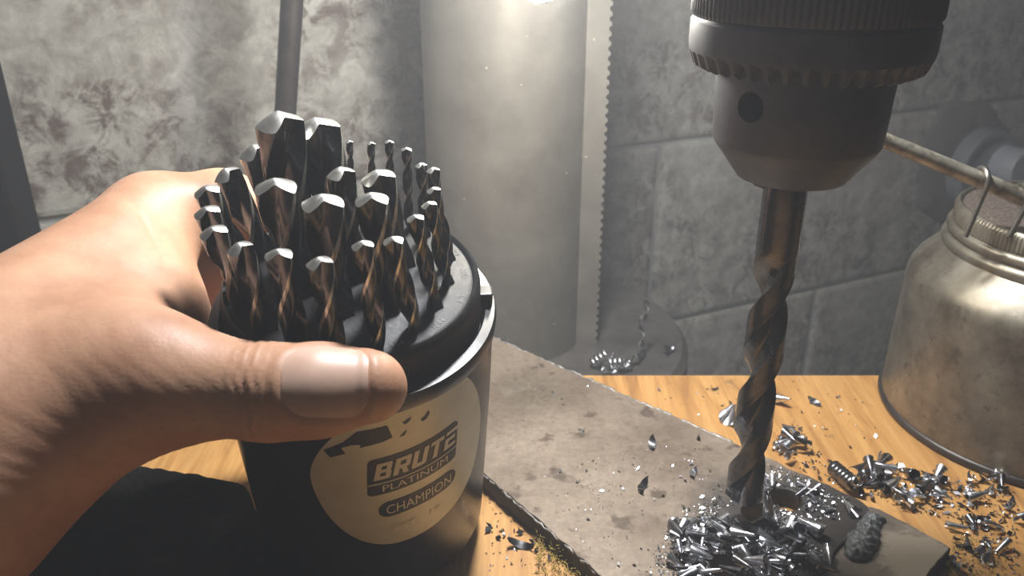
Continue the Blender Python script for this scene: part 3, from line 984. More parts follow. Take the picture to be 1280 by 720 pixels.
# ------------------------------------------------------------------ hand (smooth-blended tapered limbs, meshed by surface nets)
PRIM_P = [  # palm and wrist: a, b, ra, rb
 ((-0.250, 0.020, 0.030), (-0.142, 0.150, 0.078), 0.036, 0.0300),
 ((-0.142, 0.152, 0.078), (-0.118, 0.180, 0.090), 0.0300, 0.0250),
 ((-0.135, 0.165, 0.098), (-0.112, 0.248, 0.1135), 0.0200, 0.0125),
 ((-0.140, 0.170, 0.088), (-0.117, 0.253, 0.094), 0.0190, 0.0120),
 ((-0.142, 0.172, 0.078), (-0.118, 0.251, 0.076), 0.0180, 0.0115),
 ((-0.140, 0.170, 0.070), (-0.116, 0.246, 0.060), 0.0180, 0.0110),
 ((-0.128, 0.160, 0.086), (-0.0885, 0.1735, 0.0985), 0.0230, 0.0150),
 ((-0.098, 0.182, 0.098), (-0.110, 0.236, 0.106), 0.0120, 0.0105),
 ((-0.1020, 0.218, 0.094), (-0.1010, 0.238, 0.056), 0.0130, 0.0125),
]
T0 = (-0.0330, 0.1702, 0.0990); T1 = (-0.0560, 0.1697, 0.0978); T2 = (-0.0880, 0.1738, 0.0985)
FING = [
 [(T2, T1, 0.0142, 0.0107), (T1, (-0.0455, 0.1695, 0.0983), 0.0107, 0.0102), ((-0.0455, 0.1695, 0.0983), T0, 0.0102, 0.0085)],
 [((-0.112, 0.248, 0.1135), (-0.094, 0.258, 0.1140), 0.0125, 0.0112), ((-0.094, 0.258, 0.1140), (-0.074, 0.266, 0.105), 0.0112, 0.0100), ((-0.074, 0.266, 0.105), (-0.050, 0.272, 0.096), 0.0098, 0.0086), ((-0.050, 0.272, 0.096), (-0.024, 0.264, 0.092), 0.0086, 0.0074)],
 [((-0.117, 0.253, 0.094), (-0.081, 0.262, 0.085), 0.0118, 0.0100), ((-0.081, 0.262, 0.085), (-0.047, 0.2745, 0.078), 0.0098, 0.0086), ((-0.047, 0.2745, 0.078), (-0.022, 0.267, 0.074), 0.0086, 0.0074)],
 [((-0.118, 0.251, 0.076), (-0.083, 0.265, 0.067), 0.0112, 0.0096), ((-0.083, 0.265, 0.067), (-0.049, 0.278, 0.060), 0.0094, 0.0084), ((-0.049, 0.278, 0.060), (-0.026, 0.271, 0.057), 0.0084, 0.0072)],
 [((-0.116, 0.246, 0.060), (-0.086, 0.262, 0.050), 0.0105, 0.0088), ((-0.086, 0.262, 0.050), (-0.060, 0.277, 0.045), 0.0086, 0.0078), ((-0.060, 0.277, 0.045), (-0.042, 0.279, 0.043), 0.0078, 0.0066)],
]

def rcone(P, a, b, r1, r2):
    a = np.array(a, np.float32) * 100; b = np.array(b, np.float32) * 100
    r1 *= 100; r2 *= 100
    ba = b - a; l2 = float(ba @ ba); rr = r1 - r2; a2 = l2 - rr * rr; il2 = 1.0 / l2
    pa = P - a
    y = pa @ ba; z = y - l2
    q = pa * np.float32(l2) - y[..., None] * ba
    x2 = np.einsum('...i,...i->...', q, q)
    y2 = y * y * l2; z2 = z * z * l2
    k = np.sign(rr) * rr * rr * x2
    d = (np.sqrt(x2 * a2 * il2) + y * rr) * il2 - r1
    c1 = np.sign(z) * a2 * z2 > k
    c2 = (~c1) & (np.sign(y) * a2 * y2 < k)
    d = np.where(c1, np.sqrt(x2 + z2) * il2 - r2, d)
    d = np.where(c2, np.sqrt(x2 + y2) * il2 - r1, d)
    return d

def smin(a, b, k):
    h = np.maximum(k - np.abs(a - b), 0) / k
    return np.minimum(a, b) - h * h * k * 0.25

def hand_sdf(P):
    """P in cm, distance in cm"""
    d = None
    for p in PRIM_P:
        e = rcone(P, *p)
        d = e if d is None else smin(d, e, 1.5)
    f = None
    for k, ch in enumerate(FING):
        g = None
        for p in ch:
            e = rcone(P, *p)
            g = e if g is None else smin(g, e, 0.45)
        if k == 0: d = smin(d, g, 1.2)
        else: f = g if f is None else smin(f, g, 0.22)
    return smin(d, f, 0.8)

def surface_nets(lo, hi, h):
    n = [int((hi[i] - lo[i]) / h) + 1 for i in range(3)]
    ys = lo[1] + h * np.arange(n[1], dtype=np.float32); zs = lo[2] + h * np.arange(n[2], dtype=np.float32)
    F = np.empty(n, np.float32)
    st = 16
    for i in range(0, n[0], st):
        xs = lo[0] + h * np.arange(i, min(i + st, n[0]), dtype=np.float32)
        G = np.stack(np.meshgrid(xs, ys, zs, indexing='ij'), -1)
        F[i:i + st] = hand_sdf(G)
    S = F < 0
    cnt = np.zeros([m - 1 for m in n], np.int32)
    acc = np.zeros([m - 1 for m in n] + [3], np.float32)
    corners = [(i, j, k) for i in (0, 1) for j in (0, 1) for k in (0, 1)]
    def sub(A, c): return A[c[0]:n[0] - 1 + c[0], c[1]:n[1] - 1 + c[1], c[2]:n[2] - 1 + c[2]]
    for c in corners:
        for ax in range(3):
            if c[ax]: continue
            e = list(c); e[ax] = 1
            fa, fb = sub(F, c), sub(F, e)
            m = sub(S, c) != sub(S, e)
            t = np.where(m, fa / np.where(m, fa - fb, 1), 0)
            cnt += m
            for q in range(3):
                acc[..., q] += np.where(m, c[q] + (t if q == ax else 0), 0)
    act = cnt > 0
    idx = -np.ones(cnt.shape, np.int64)
    idx[act] = np.arange(act.sum())
    cell = np.argwhere(act)
    V_ = (cell + acc[act] / cnt[act][:, None]) * h + np.array(lo)
    quads = []
    for ax in range(3):
        u, v = (ax + 1) % 3, (ax + 2) % 3
        sl0 = [slice(None)] * 3; sl1 = [slice(None)] * 3
        sl0[ax] = slice(0, n[ax] - 1); sl1[ax] = slice(1, n[ax])
        A, B = S[tuple(sl0)], S[tuple(sl1)]
        P_ = np.argwhere(A != B)
        P_ = P_[(P_[:, u] > 0) & (P_[:, v] > 0) & (P_[:, u] < n[u] - 1) & (P_[:, v] < n[v] - 1)]
        flip = A[P_[:, 0], P_[:, 1], P_[:, 2]]
        du = np.zeros(3, int); du[u] = 1
        dv = np.zeros(3, int); dv[v] = 1
        g = lambda X: idx[X[:, 0], X[:, 1], X[:, 2]]
        q = np.stack([g(P_ - du - dv), g(P_ - dv), g(P_), g(P_ - du)], 1)
        q[~flip] = q[~flip][:, ::-1]
        quads.append(q)
    return V_, np.concatenate(quads)

HV, HQ = surface_nets((-21.0, 5.0, 1.0), (-1.5, 30.5, 14.5), 0.085)

# thumb frame for nail and creases
t0 = np.array(T0) * 100; t1 = np.array(T1) * 100; t2 = np.array(T2) * 100
e1 = (t0 - t1) / np.linalg.norm(t0 - t1)
cdir = np.array([0, 0, 20.0]) - (t0 + t1) / 2
nd = cdir - e1 * (cdir @ e1); nd /= np.linalg.norm(nd)
sd = np.cross(nd, e1)                     # across the thumb
if sd[2] < 0: sd = -sd
ta = R_(13)                               # nail faces a little upward
nd, sd = nd * math.cos(ta) + sd * math.sin(ta), sd * math.cos(ta) - nd * math.sin(ta)

def grad(P, e=0.02):
    g = np.zeros_like(P)
    for i in range(3):
        dv = np.zeros(3, np.float32); dv[i] = e
        g[:, i] = hand_sdf(P + dv) - hand_sdf(P - dv)
    return g / np.maximum(np.linalg.norm(g, axis=1, keepdims=True), 1e-6)

HV = HV.astype(np.float32)
NRM = grad(HV)
for _ in range(2):
    HV = HV - NRM * hand_sdf(HV)[:, None]
rel_ = HV - t1
along = rel_ @ e1; across = rel_ @ sd; out = rel_ @ nd
facing = NRM @ nd
N0, N1, NW = 0.50, 2.42, 0.86             # nail from cuticle to free edge, half width (cm)
disp = np.zeros(len(HV), np.float32)
thumb = (out > -0.2) & (along > -0.6)
# nail bed pressed in, fold around it raised
nu = (along - (N0 + N1) / 2) / ((N1 - N0) / 2); nw = across / NW
rad = (np.abs(nu) ** 3 + np.abs(nw) ** 3) ** (1 / 3)
m = thumb & (facing > 0.1)
disp += np.where(m, -0.035 * np.clip((1.02 - rad) * 8, 0, 1), 0)
disp += np.where(m, 0.035 * np.exp(-((rad - 1.14) / 0.10) ** 2), 0)
# joint creases across the back of the thumb
wob = 0.05 * np.sin(across * 5.0 + 1) + 0.03 * np.sin(across * 11)
for pos, dep, wd in ((-0.30, 0.055, 0.055), (-0.05, 0.035, 0.05), (-0.52, 0.03, 0.05), (0.17, 0.02, 0.05), (-0.75, 0.018, 0.05)):
    disp += np.where((facing > -0.1) & (out > -0.6), -dep * np.exp(-((along + wob - pos) / wd) ** 2) * np.clip(facing + 0.3, 0, 1), 0)
# loose skin wrinkles over the thumb base and the heel of the hand
pw = HV - np.array([-9.6, 17.0, 9.2], np.float32)
wr = pw @ np.array([0.62, 0.1, 0.70], np.float32) + 0.10 * np.sin(HV[:, 2] * 2.1 + HV[:, 0] * 1.3) + 0.05 * np.sin(HV[:, 1] * 5 + HV[:, 2] * 3.0)
env = np.exp(-(np.linalg.norm(pw * np.array([0.75, 0.6, 1.0], np.float32), axis=1) / 2.3) ** 2)
ph = wr * 2 * math.pi / 0.36
disp += -0.014 * env * (0.5 + 0.5 * np.sin(ph)) ** 2 - 0.005 * env * (0.5 + 0.5 * np.sin(ph * 2.3 + HV[:, 1] * 4)) ** 2
# web crease beside the index knuckle and soft unevenness everywhere
pc_ = HV - np.array([-10.4, 22.4, 11.9], np.float32)
cr = pc_ @ np.array([0.55, 0.75, -0.35], np.float32) + 0.08 * np.sin(HV[:, 2] * 3)
disp += -0.035 * np.exp(-(cr / 0.07) ** 2) * np.exp(-(np.linalg.norm(pc_, axis=1) / 1.3) ** 2)
disp += 0.012 * np.sin(HV[:, 0] * 2.3 + 1) * np.sin(HV[:, 1] * 1.9) * np.sin(HV[:, 2] * 2.7 + 2)
HV = HV + NRM * disp[:, None]
# flesh pressed flat where it meets the case wall
axn, tcn = np.array(AX, np.float32), np.array(TC, np.float32) * 100
dq = HV - tcn
tq = dq @ axn
rq = dq - tq[:, None] * axn
rl = np.linalg.norm(rq, axis=1)
lim = np.where(tq > -1.06, 3.68, np.where(tq > -1.7, 4.13, 4.03))
ins = (rl < lim) & (tq < 0.1) & (tq > -10.2) & (rl > 1.0)
HV = np.where(ins[:, None], tcn + tq[:, None] * axn + rq * (lim / np.maximum(rl, .01))[:, None], HV)
hme = bpy.data.meshes.new('hand')
hme.from_pydata((HV / 100).tolist(), [], HQ.tolist())
hme.update()
hand = link('hand', hme, M_skin)
hand['label'] = 'bare left hand gripping the black drill bit case, thumb across its front'
hand['category'] = 'hand'

# thumbnail: a thin curved shell lying in its bed
NU, NA = 26, 22
def trace(q, dirn):
    P = q.astype(np.float32).copy()
    for _ in range(60):
        P = P + dirn * hand_sdf(P)[:, None]
    return P
gu, gw = np.meshgrid(np.linspace(-1, 1, NU), np.linspace(-1, 1, NA), indexing='ij')
su, sw = gu * np.sqrt(1 - 0.5 * np.abs(gw) ** 5 * 0.62), gw * np.sqrt(1 - 0.5 * np.abs(gu) ** 4 * 0.80)
q0 = t1 + np.outer((su * 0.97 * (N1 - N0) / 2 + (N0 + N1) / 2).ravel(), e1) + np.outer((sw * 0.95 * NW).ravel(), sd) + nd * 1.9
surf = trace(q0, -nd.astype(np.float32))
sn = grad(surf)
rr_ = np.maximum(np.abs(gu), np.abs(gw)).ravel()
lift = 0.012 + 0.02 * (1 - rr_ ** 4)
lift = np.where(gu.ravel() > 0.8, lift + 0.025, lift)
topv = surf + sn * lift[:, None]; botv = surf - sn * 0.04
vs = np.concatenate([topv, botv]) / 100
fs = []
K = NU * NA
for i in range(NU - 1):
    for j in range(NA - 1):
        a = i * NA + j
        fs.append((a, a + NA, a + NA + 1, a + 1))
        fs.append((K + a, K + a + 1, K + a + NA + 1, K + a + NA))
for i in range(NU - 1):
    for j in (0, NA - 1):
        a = i * NA + j; fs.append((a, a + NA, K + a + NA, K + a) if j else (a, K + a, K + a + NA, a + NA))
for j in range(NA - 1):
    for i in (0, NU - 1):
        a = i * NA + j; fs.append((a, a + 1, K + a + 1, K + a))
bm = bmesh.new()
me = mesh('thumbnail', vs.tolist(), fs); bm.from_mesh(me)
bmesh.ops.recalc_face_normals(bm, faces=bm.faces); bm.to_mesh(me); bm.free()
nail = autosmooth(link('thumbnail', me, M_nail, hand), 50)
nail['label'] = 'pale pink thumbnail'

# ------------------------------------------------------------------ dark stand-in sheet under the hand, added to make that area near-black
M_dark_sheet = simple('black_stand_in', [(0.3, (0.004, 0.004, 0.004)), (0.7, (0.009, 0.009, 0.009))], 60, 0.9, 0, 0.4, 900, 0.0004, spec=0.1)
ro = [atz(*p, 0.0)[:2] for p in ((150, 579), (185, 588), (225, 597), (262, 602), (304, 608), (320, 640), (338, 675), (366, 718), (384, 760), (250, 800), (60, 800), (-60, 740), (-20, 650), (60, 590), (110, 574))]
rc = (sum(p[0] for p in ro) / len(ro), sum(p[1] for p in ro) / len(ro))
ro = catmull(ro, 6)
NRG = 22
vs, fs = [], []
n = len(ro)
def sheet_h(x, y, f):
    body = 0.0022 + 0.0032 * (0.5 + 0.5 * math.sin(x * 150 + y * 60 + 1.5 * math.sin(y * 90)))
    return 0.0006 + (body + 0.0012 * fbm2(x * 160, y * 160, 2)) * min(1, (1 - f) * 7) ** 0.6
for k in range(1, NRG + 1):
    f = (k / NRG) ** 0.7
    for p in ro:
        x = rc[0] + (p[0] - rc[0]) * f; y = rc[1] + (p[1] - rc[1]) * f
        vs.append((x, y, max(0.0004, sheet_h(x, y, f))))
vs.append((rc[0], rc[1], sheet_h(rc[0], rc[1], 0)))
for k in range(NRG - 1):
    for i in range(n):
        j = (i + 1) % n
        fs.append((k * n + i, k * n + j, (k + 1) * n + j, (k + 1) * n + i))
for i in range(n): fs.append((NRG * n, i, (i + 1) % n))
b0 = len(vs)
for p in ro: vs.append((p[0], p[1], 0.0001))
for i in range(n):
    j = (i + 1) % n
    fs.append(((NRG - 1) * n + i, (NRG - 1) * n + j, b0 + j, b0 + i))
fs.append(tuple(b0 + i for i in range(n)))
me = mesh('dark_sheet', vs, fs)
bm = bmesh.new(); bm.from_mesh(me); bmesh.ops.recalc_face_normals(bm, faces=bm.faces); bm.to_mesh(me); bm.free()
tag(link('dark_sheet', me, M_dark_sheet), 'black sheet added under the hand to keep that area dark', 'dark_sheet')

# ------------------------------------------------------------------ metal chips
crng = random.Random(5)
def cone_chip(L, r0, r1, turns, seed):
    """a strip of metal rolled into an open cone"""
    g = random.Random(seed)
    n = 14
    vs, fs = [], []
    th = 0.00012
    for lay in (0, 1):
        for k in range(3):
            f = k / 2
            for i in range(n + 1):
                a = turns * 2 * math.pi * i / n
                r = (r0 + (r1 - r0) * f) * (1 + 0.10 * a / 6.28) - th * lay
                zz = L * f + L * 0.35 * (i / n) * (f - 0.3) + g.uniform(-.03, .03) * L
                vs.append((r * math.cos(a), r * math.sin(a), zz - L / 2))
    w = n + 1; lay = 3 * w
    for k in range(2):
        for i in range(n):
            a = k * w + i
            fs.append((a, a + 1, a + w + 1, a + w)); fs.append((lay + a, lay + a + w, lay + a + w + 1, lay + a + 1))
    for i in range(n):
        fs.append((i, lay + i, lay + i + 1, i + 1)); b = 2 * w + i
        fs.append((b, b + 1, lay + b + 1, lay + b))
    return mesh('chip', vs, fs)

def flake_chip(L, W, curl, seed):
    g = random.Random(seed)
    n = 7
    vs, fs = [], []
    for lay in (0, 1):
        for i in range(n + 1):
            t = i / n - .5
            a = curl * t
            wd = W * (1 - abs(2 * t) ** 2.2 * 0.75) * g.uniform(.75, 1.1)
            x = L * math.sin(a) / max(curl, .01); z = L * (1 - math.cos(a)) / max(curl, .01)
            for s in (-1, 1):
                vs.append((x, s * wd / 2 + t * W * .5, z + s * t * W * .5 - lay * 0.00015))
    m = 2 * (n + 1)
    for i in range(n):
        a = i * 2
        fs.append((a, a + 2, a + 3, a + 1)); fs.append((m + a, m + a + 1, m + a + 3, m + a + 2))
        fs.append((a, m + a, m + a + 2, a + 2)); fs.append((a + 1, a + 3, m + a + 3, m + a + 1))
    fs.append((0, 1, m + 1, m)); fs.append((2 * n, m + 2 * n, m + 2 * n + 1, 2 * n + 1))
    return mesh('chip', vs, fs)

def helix_ribbon(R, W, pitch, turns, n=18, dr=0.0, th=0.00015):
    vs, fs = [], []
    N = int(turns * n)
    for lay in (0, 1):
        for i in range(N + 1):
            a = 2 * math.pi * i / n
            r = R + dr * i / N - lay * th
            z = pitch * i / n
            vs.append((r * math.cos(a), r * math.sin(a), z)); vs.append((r * 0.72 * math.cos(a), r * 0.72 * math.sin(a), z + W))
    m = 2 * (N + 1)
    for i in range(N):
        a = 2 * i
        fs.append((a, a + 2, a + 3, a + 1)); fs.append((m + a, m + a + 1, m + a + 3, m + a + 2))
        fs.append((a, m + a, m + a + 2, a + 2)); fs.append((a + 1, a + 3, m + a + 3, m + a + 1))
    return mesh('chip', vs, fs)

PROTO = []
for k in range(7):
    PROTO.append(cone_chip(crng.uniform(.0052, .0082), crng.uniform(.0003, .0007), crng.uniform(.0017, .0028), crng.uniform(.55, 1.25), k))
for k in range(6):
    PROTO.append(flake_chip(crng.uniform(.0045, .0075), crng.uniform(.0018, .0034), crng.uniform(.8, 3.4), k))
PR2 = []
for k, me in enumerate(PROTO):
    m2 = me.copy(); m2.materials.append(M_chipdark); PR2.append(m2)
    me.materials.append(M_chip)
    for q in (me, m2):
        for p in q.polygons: p.use_smooth = True
        q.set_sharp_from_angle(angle=R_(50))

def chip_at(loc, label, group=None, scale=1.0, k=None, dark=None, rot=None, name='metal_chip'):
    k = crng.randrange(len(PROTO)) if k is None else k
    dark = crng.random() < 0.42 if dark is None else dark
    o = bpy.data.objects.new(name, (PR2 if dark else PROTO)[k])
    COL.objects.link(o)
    if rot is None:
        if k < 7: rot = (R_(90 + crng.uniform(-28, 28)), crng.uniform(0, 6.28), crng.uniform(0, 6.28))
        else: rot = (crng.uniform(-.6, .6), crng.uniform(-.6, .6), crng.uniform(0, 6.28))
    o.rotation_euler = rot
    o.scale = (scale,) * 3
    M = o.rotation_euler.to_matrix()
    zmin = min((M @ v.co).z for v in o.data.vertices) * scale
    o.location = Vector(loc) - Vector((0, 0, zmin))
    return tag(o, label, 'chip', group)

def in_poly(x, y, P):
    c = False
    for i in range(len(P)):
        (x0, y0), (x1, y1) = P[i], P[i - 1]
        if (y0 > y) != (y1 > y) and x < (x1 - x0) * (y - y0) / (y1 - y0) + x0: c = not c
    return c

def scatter(polypx, n, z, where, group, zup, smin_, smax_, avoid=(), grid=(3, 2)):
    P = [atz(px_, py_, z)[:2] for px_, py_ in polypx]
    xs = [p[0] for p in P]; ys = [p[1] for p in P]
    k = 0; it = 0
    while k < n and it < 20000:
        it += 1
        x = crng.uniform(min(xs), max(xs)); y = crng.uniform(min(ys), max(ys))
        if not in_poly(x, y, P): continue
        if any((x - a) ** 2 + (y - b) ** 2 < r * r for a, b, r in avoid): continue
        kk = crng.randrange(len(PROTO)); dk = crng.random() < 0.42
        fx = (x - min(xs)) / (max(xs) - min(xs)); fy = (y - min(ys)) / (max(ys) - min(ys))
        col = ('left', 'middle', 'right')[min(2, int(fx * 3))] if grid[0] == 3 else ('left', 'right')[min(1, int(fx * 2))]
        row = ('near ', 'far ')[min(1, int(fy * 2))] if grid[1] == 2 else ''
        lb = ('dark ' if dk else 'bright ') + ('cone chip' if kk < 7 else 'bent flake') + ' in the ' + row + col + ' part of ' + where
        chip_at((x, y, z + zup(x, y) * crng.random()), lb, group, crng.uniform(smin_, smax_), kk, dk)
        k += 1

hv = [(h[0], h[1], h[2] * 1.0) for h in holes] + [(BX, BY + 0.001, 0.0075)]
pcx, pcy = 0.072, 0.213
pile_h = lambda x, y: 0.0055 * max(0.0, 1 - ((x - pcx) ** 2 + (y - pcy) ** 2) ** .5 / 0.026)
scatter([(832, 700), (838, 668), (868, 655), (905, 640), (925, 645), (968, 655), (990, 672), (1000, 700), (985, 716), (930, 735), (850, 735)], 165, 0.008,
        'the heap under the drill', 'chips heaped under the drill tip', pile_h, 0.62, 1.02, hv)
scatter([(960, 650), (1010, 660), (1040, 690), (1050, 715), (1010, 720), (985, 700)], 22, 0.008,
        'the scatter before the weld', 'chips strewn beside the weld', lambda x, y: 0, 0.7, 1.05, hv)
scatter([(955, 590), (1000, 600), (1040, 618), (1050, 640), (1010, 640), (990, 608), (950, 615)], 20, 0.008,
        'the litter around the drilled hole', 'flakes around the open hole', lambda x, y: 0, 0.4, 0.7, hv)
scatter([(1060, 605), (1085, 585), (1110, 588), (1160, 595), (1195, 612), (1185, 630), (1140, 638), (1105, 625), (1075, 622)], 58, 0.0,
        'the drift between bar and can', 'chips drifted beside the oil can', lambda x, y: 0.003, 0.55, 0.95)
scatter([(1205, 600), (1250, 598), (1258, 618), (1240, 632), (1212, 628)], 20, 0.0,
        'the clump touching the can', 'chips clumped at the foot of the oil can', lambda x, y: 0.004, 0.55, 0.85)
scatter([(1195, 640), (1225, 640), (1250, 665), (1255, 700), (1225, 710), (1195, 712), (1175, 700), (1192, 684)], 26, 0.0,
        'the scatter past the end piece', 'chips on the board beyond the end piece', lambda x, y: 0.001, 0.5, 0.85)
scatter([(968, 562), (985, 535), (1000, 540), (1012, 560), (1005, 578), (985, 580)], 14, 0.0,
        'the clump behind the bar', 'chips clumped behind the bar', lambda x, y: 0.004, 0.6, 0.95)
scatter([(1078, 578), (1098, 575), (1105, 590), (1082, 594)], 7, 0.0,
        'the tiny clump above the drift', 'chips in the small clump left of the can', lambda x, y: 0.002, 0.6, 0.9)
scatter([(1255, 632), (1300, 640), (1300, 668), (1262, 648)], 9, 0.0,
        'the litter at the frame edge', 'chips at the right edge', lambda x, y: 0.002, 0.6, 1.0)
# single chips one can point to
SING = [
 (815, 557, .008, 'dark curled chip alone on the bar, farther of two lumps', 1.1, 9, True), (802, 611, .008, 'dark ragged chip lump alone in the middle of the bar', 1.35, 8, True),
 (728, 539, .008, 'thin bright sliver lying on the far part of the bar', 0.75, 7, False), (866, 594, .008, 'small curled chip on the bar left of the drill', 0.95, 10, False),
 (722, 603, .008, 'tiny bright chip on the bar left of the dark lump', 0.45, 8, False), (1060, 638, .008, 'single bright cone chip near the top of the weld', 0.95, 3, False),
 (650, 684, 0, 'folded dark chip on the board beside the case', 1.5, 11, True), (646, 641, 0, 'bright sliver tucked under the near edge of the bar', 1.0, 7, False),
 (630, 671, 0, 'tiny chip on the board just right of the case', 0.45, 9, False), (717, 700, 0.0, 'thin splinter chip standing in the sawdust', 0.7, 7, False),
 (912, 522, 0, 'bright chip on the board behind the drill, left side', 1.25, 2, False), (977, 507, 0, 'chip on the board near its back edge, just right of the drill', 1.2, 4, False),
 (1017, 505, 0, 'dark chip on the board near its back edge, left of the can', 1.1, 9, True), (892, 487, 0, 'small dark chip by the back edge of the board left of the drill', 0.8, 10, True),
 (1047, 497, 0, 'tiny dark crumb of steel near the back edge beside the can', 0.5, 8, True), (1032, 537, 0, 'tiny speck chip on the open board left of the can', 0.35, 8, True),
 (873, 549, .008, 'small dark chip on the far edge of the bar behind the drill', 0.6, 9, True), (1262, 632, 0, 'dark lump chip by the can at the right edge', 1.2, 11, True),
 (1213, 632, 0, 'small boxy chip on the bare board below the can', 0.9, 12, False), (1232, 650, 0, 'dark crumb of steel on bare board below the can', 0.5, 9, True),
]
for px_, py_, z, lb, s, k, dk in SING:
    chip_at(atz(px_, py_, z), lb, None, s, k, dk)
# big upright cone chip hanging on the drill tip's right
p = atz(953, 660, 0.008)
c = cone_chip(0.0150, 0.0009, 0.0034, 0.7, 77)
o = link('metal_chip', c, M_chip); o.location = p + Vector((0.0015, 0, 0.0068)); o.rotation_euler = (R_(8), R_(188), R_(150))
tag(o, 'large bright cone chip standing upright against the drill tip', 'chip')
# coiled chips
def coil(px_, py_, z, R, W, pitch, turns, rot, label, mat=M_chipdark):
    me = helix_ribbon(R, W, pitch, turns)
    o = link('coiled_chip', me, mat)
    o.rotation_euler = rot
    Mx = o.rotation_euler.to_matrix()
    zmin = min((Mx @ v.co).z for v in me.vertices)
    o.location = atz(px_, py_, z) + Vector((0, 0, -zmin))
    return tag(o, label, 'chip')
coil(1040, 592, 0, 0.0032, 0.0022, 0.0022, 6, (R_(82), 0, R_(12)), 'long tightly coiled chip on the board behind the bar')
coil(1053, 601, 0, 0.0023, 0.0018, 0.0020, 5, (R_(60), 0, R_(8)), 'short ribbed coil chip leaning on the longer coil', M_chip)
coil(1076, 602, 0, 0.0016, 0.0016, 0.0022, 4, (R_(90), 0, R_(80)), 'small dark coil between the coiled chips and the can')
# long stringy swarf by the column
def strand(name, pts, W, twist_per, label, mat):
    pts = [Vector(p) for p in pts]
    # resample
    Q = []
    for i in range(len(pts) - 1):
        for k in range(14): Q.append(pts[i].lerp(pts[i + 1], k / 14))
    Q.append(pts[-1])
    vs, fs = [], []
    L = 0
    N = len(Q)
    for lay in (0, 1):
        L = 0
        for i, q in enumerate(Q):
            dv = (Q[min(i + 1, N - 1)] - Q[max(i - 1, 0)]).normalized()
            if i: L += (q - Q[i - 1]).length
            s = dv.orthogonal().normalized(); t = dv.cross(s)
            a = L / twist_per * 2 * math.pi
            w = (s * math.cos(a) + t * math.sin(a)); nn = dv.cross(w)
            rr = nn * W * 0.25
            for sg in (-1, 1): vs.append(q + rr + w * W / 2 * sg - nn * 0.0002 * lay)
    m = 2 * N
    for i in range(N - 1):
        a = 2 * i
        fs.append((a, a + 2, a + 3, a + 1)); fs.append((m + a, m + a + 1, m + a + 3, m + a + 2))
        fs.append((a, m + a, m + a + 2, a + 2)); fs.append((a + 1, a + 3, m + a + 3, m + a + 1))
    o = link(name, mesh(name, vs, fs), mat)
    return tag(o, label, 'swarf')
BZ = -0.0375
sw0 = atz(800, 448, BZ)
strand('swarf_strand', [atz(752, 462, BZ + .002), atz(772, 463, BZ + .002), atz(790, 455, BZ + .003), sw0 + Vector((0, 0, 0.004)), sw0 + Vector((0.0, 0.004, 0.018)), sw0 + Vector((0.003, 0.007, 0.034))], 0.0042, 0.016,
       'long bright twisted swarf strand standing on the bracket beside the column', M_chip)
def bracket_coil(px_, py_, R, W, pitch, turns, rot, label):
    o = coil(px_, py_, BZ, R, W, pitch, turns, rot, label, M_chip); o['category'] = 'swarf'; o.name = 'swarf_coil'; return o
bracket_coil(762, 460, 0.0042, 0.0018, 0.003, 3, (R_(70), 0, R_(60)), 'loose bright swarf ring at the foot of the twisted strand')
bracket_coil(741, 456, 0.0035, 0.0016, 0.004, 4, (R_(40), R_(20), R_(20)), 'tangled swarf at the foot of the toothed rack')
chip_at(atz(833, 440, BZ), 'dark chip lying on the bracket right of the swarf strand', None, 1.8, 10, True)

# fine swarf dust, flakes by the thousand
def dust(name, label, regions, seed, mat, smin_, smax_):
    g = random.Random(seed)
    vs, fs = [], []
    for poly, z, n, av in regions:
        P = [atz(a, b, z)[:2] for a, b in poly]
        xs = [p[0] for p in P]; ys = [p[1] for p in P]
        k = 0; it = 0
        while k < n and it < n * 20:
            it += 1
            x = g.uniform(min(xs), max(xs)); y = g.uniform(min(ys), max(ys))
            if not in_poly(x, y, P) or any((x - a) ** 2 + (y - b) ** 2 < r * r for a, b, r in av): continue
            k += 1
            s = g.uniform(smin_, smax_) * (1 + 1.6 * (g.random() < .12))
            a = g.uniform(0, 6.28); t1_, t2_ = g.uniform(-.8, .8), g.uniform(0, .9)
            u = Vector((math.cos(a), math.sin(a), t1_)) * s; w_ = Vector((-math.sin(a), math.cos(a), -t2_)) * s * g.uniform(.3, .7)
            c = Vector((x, y, z + s * 0.7))
            b0 = len(vs)
            vs += [c - u, c + w_, c + u, c - w_, c + Vector((0, 0, -s * .5))]
            fs += [(b0, b0 + 3, b0 + 2, b0 + 1), (b0, b0 + 1, b0 + 4), (b0 + 1, b0 + 2, b0 + 4), (b0 + 2, b0 + 3, b0 + 4), (b0 + 3, b0, b0 + 4)]
    o = link(name, mesh(name, vs, fs), mat, smooth=False)
    return tag(o, label, 'swarf', None, 'stuff')
barz = 0.008
dust('steel_dust', 'fine glittering steel dust over the drilled end of the bar', [
    ([(930, 580), (960, 578), (1010, 598), (1060, 625), (1050, 650), (1000, 650), (960, 660), (930, 640)], barz, 950, hv),
    ([(815, 690), (850, 640), (900, 620), (940, 640), (1000, 660), (1040, 690), (1010, 725), (830, 735)], barz, 1700, hv),
    ([(640, 600), (800, 560), (900, 560), (910, 630), (830, 720), (770, 715)], barz, 230, hv),
    ([(640, 440), (800, 510), (880, 560), (700, 590), (620, 560)], barz, 60, hv)], 3, M_chip, 0.00018, 0.00042)
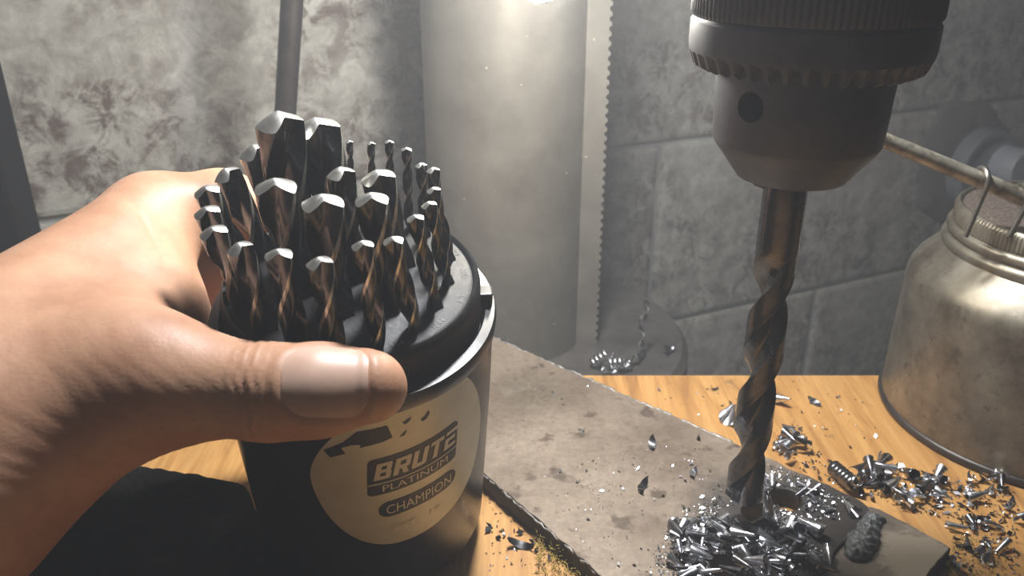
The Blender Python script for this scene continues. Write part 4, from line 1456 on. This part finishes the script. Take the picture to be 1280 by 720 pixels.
dust('steel_crumbs', 'fine steel crumbs strewn over the board around the oil can', [
    ([(1060, 600), (1110, 580), (1200, 605), (1270, 615), (1275, 650), (1215, 655), (1130, 640)], 0.0, 420, ()),
    ([(960, 560), (990, 525), (1030, 570), (1060, 610), (1020, 600)], 0.0, 150, ()),
    ([(1190, 650), (1270, 650), (1275, 720), (1160, 720), (1192, 684)], 0.0, 200, ()),
    ([(790, 480), (1080, 475), (1100, 560), (960, 560)], 0.0, 60, ()),
    ([(612, 620), (640, 625), (700, 690), (690, 720), (605, 720)], 0.0, 70, ())], 4, M_chipdark, 0.0003, 0.0007)

# tuft of yellow sawdust against the bar
g = random.Random(9)
vs, fs = [], []
for poly, n, hh in (([(668, 650), (690, 660), (735, 705), (740, 735), (672, 735)], 520, .004), ([(690, 680), (712, 680), (722, 702), (695, 705)], 260, .006), ([(1195, 655), (1260, 690), (1250, 735), (1180, 735)], 180, .002)):
    P = [atz(a, b, 0)[:2] for a, b in poly]
    xs = [p[0] for p in P]; ys = [p[1] for p in P]
    k = 0
    while k < n:
        x = g.uniform(min(xs), max(xs)); y = g.uniform(min(ys), max(ys))
        if not in_poly(x, y, P): continue
        k += 1
        c = Vector((x, y, g.random() ** 2 * hh + 0.0002))
        a = g.uniform(0, 6.28); el = g.uniform(-.2, .9); L = g.uniform(.0006, .0020)
        u = Vector((math.cos(a) * math.cos(el), math.sin(a) * math.cos(el), math.sin(el))) * L
        w_ = Vector((-math.sin(a), math.cos(a), g.uniform(-.5, .5))) * 0.00018
        b0 = len(vs)
        vs += [c - w_, c + w_, c + u + w_ * .4, c + u - w_ * .4, c + Vector((0, 0, 0.0002))]
        fs += [(b0, b0 + 1, b0 + 2, b0 + 3), (b0, b0 + 3, b0 + 4), (b0 + 3, b0 + 2, b0 + 4), (b0 + 2, b0 + 1, b0 + 4)]
o = link('sawdust', mesh('sawdust', vs, fs), M_saw, smooth=False)
tag(o, 'yellow sawdust and shavings swept against the steel bar', 'sawdust', None, 'stuff')
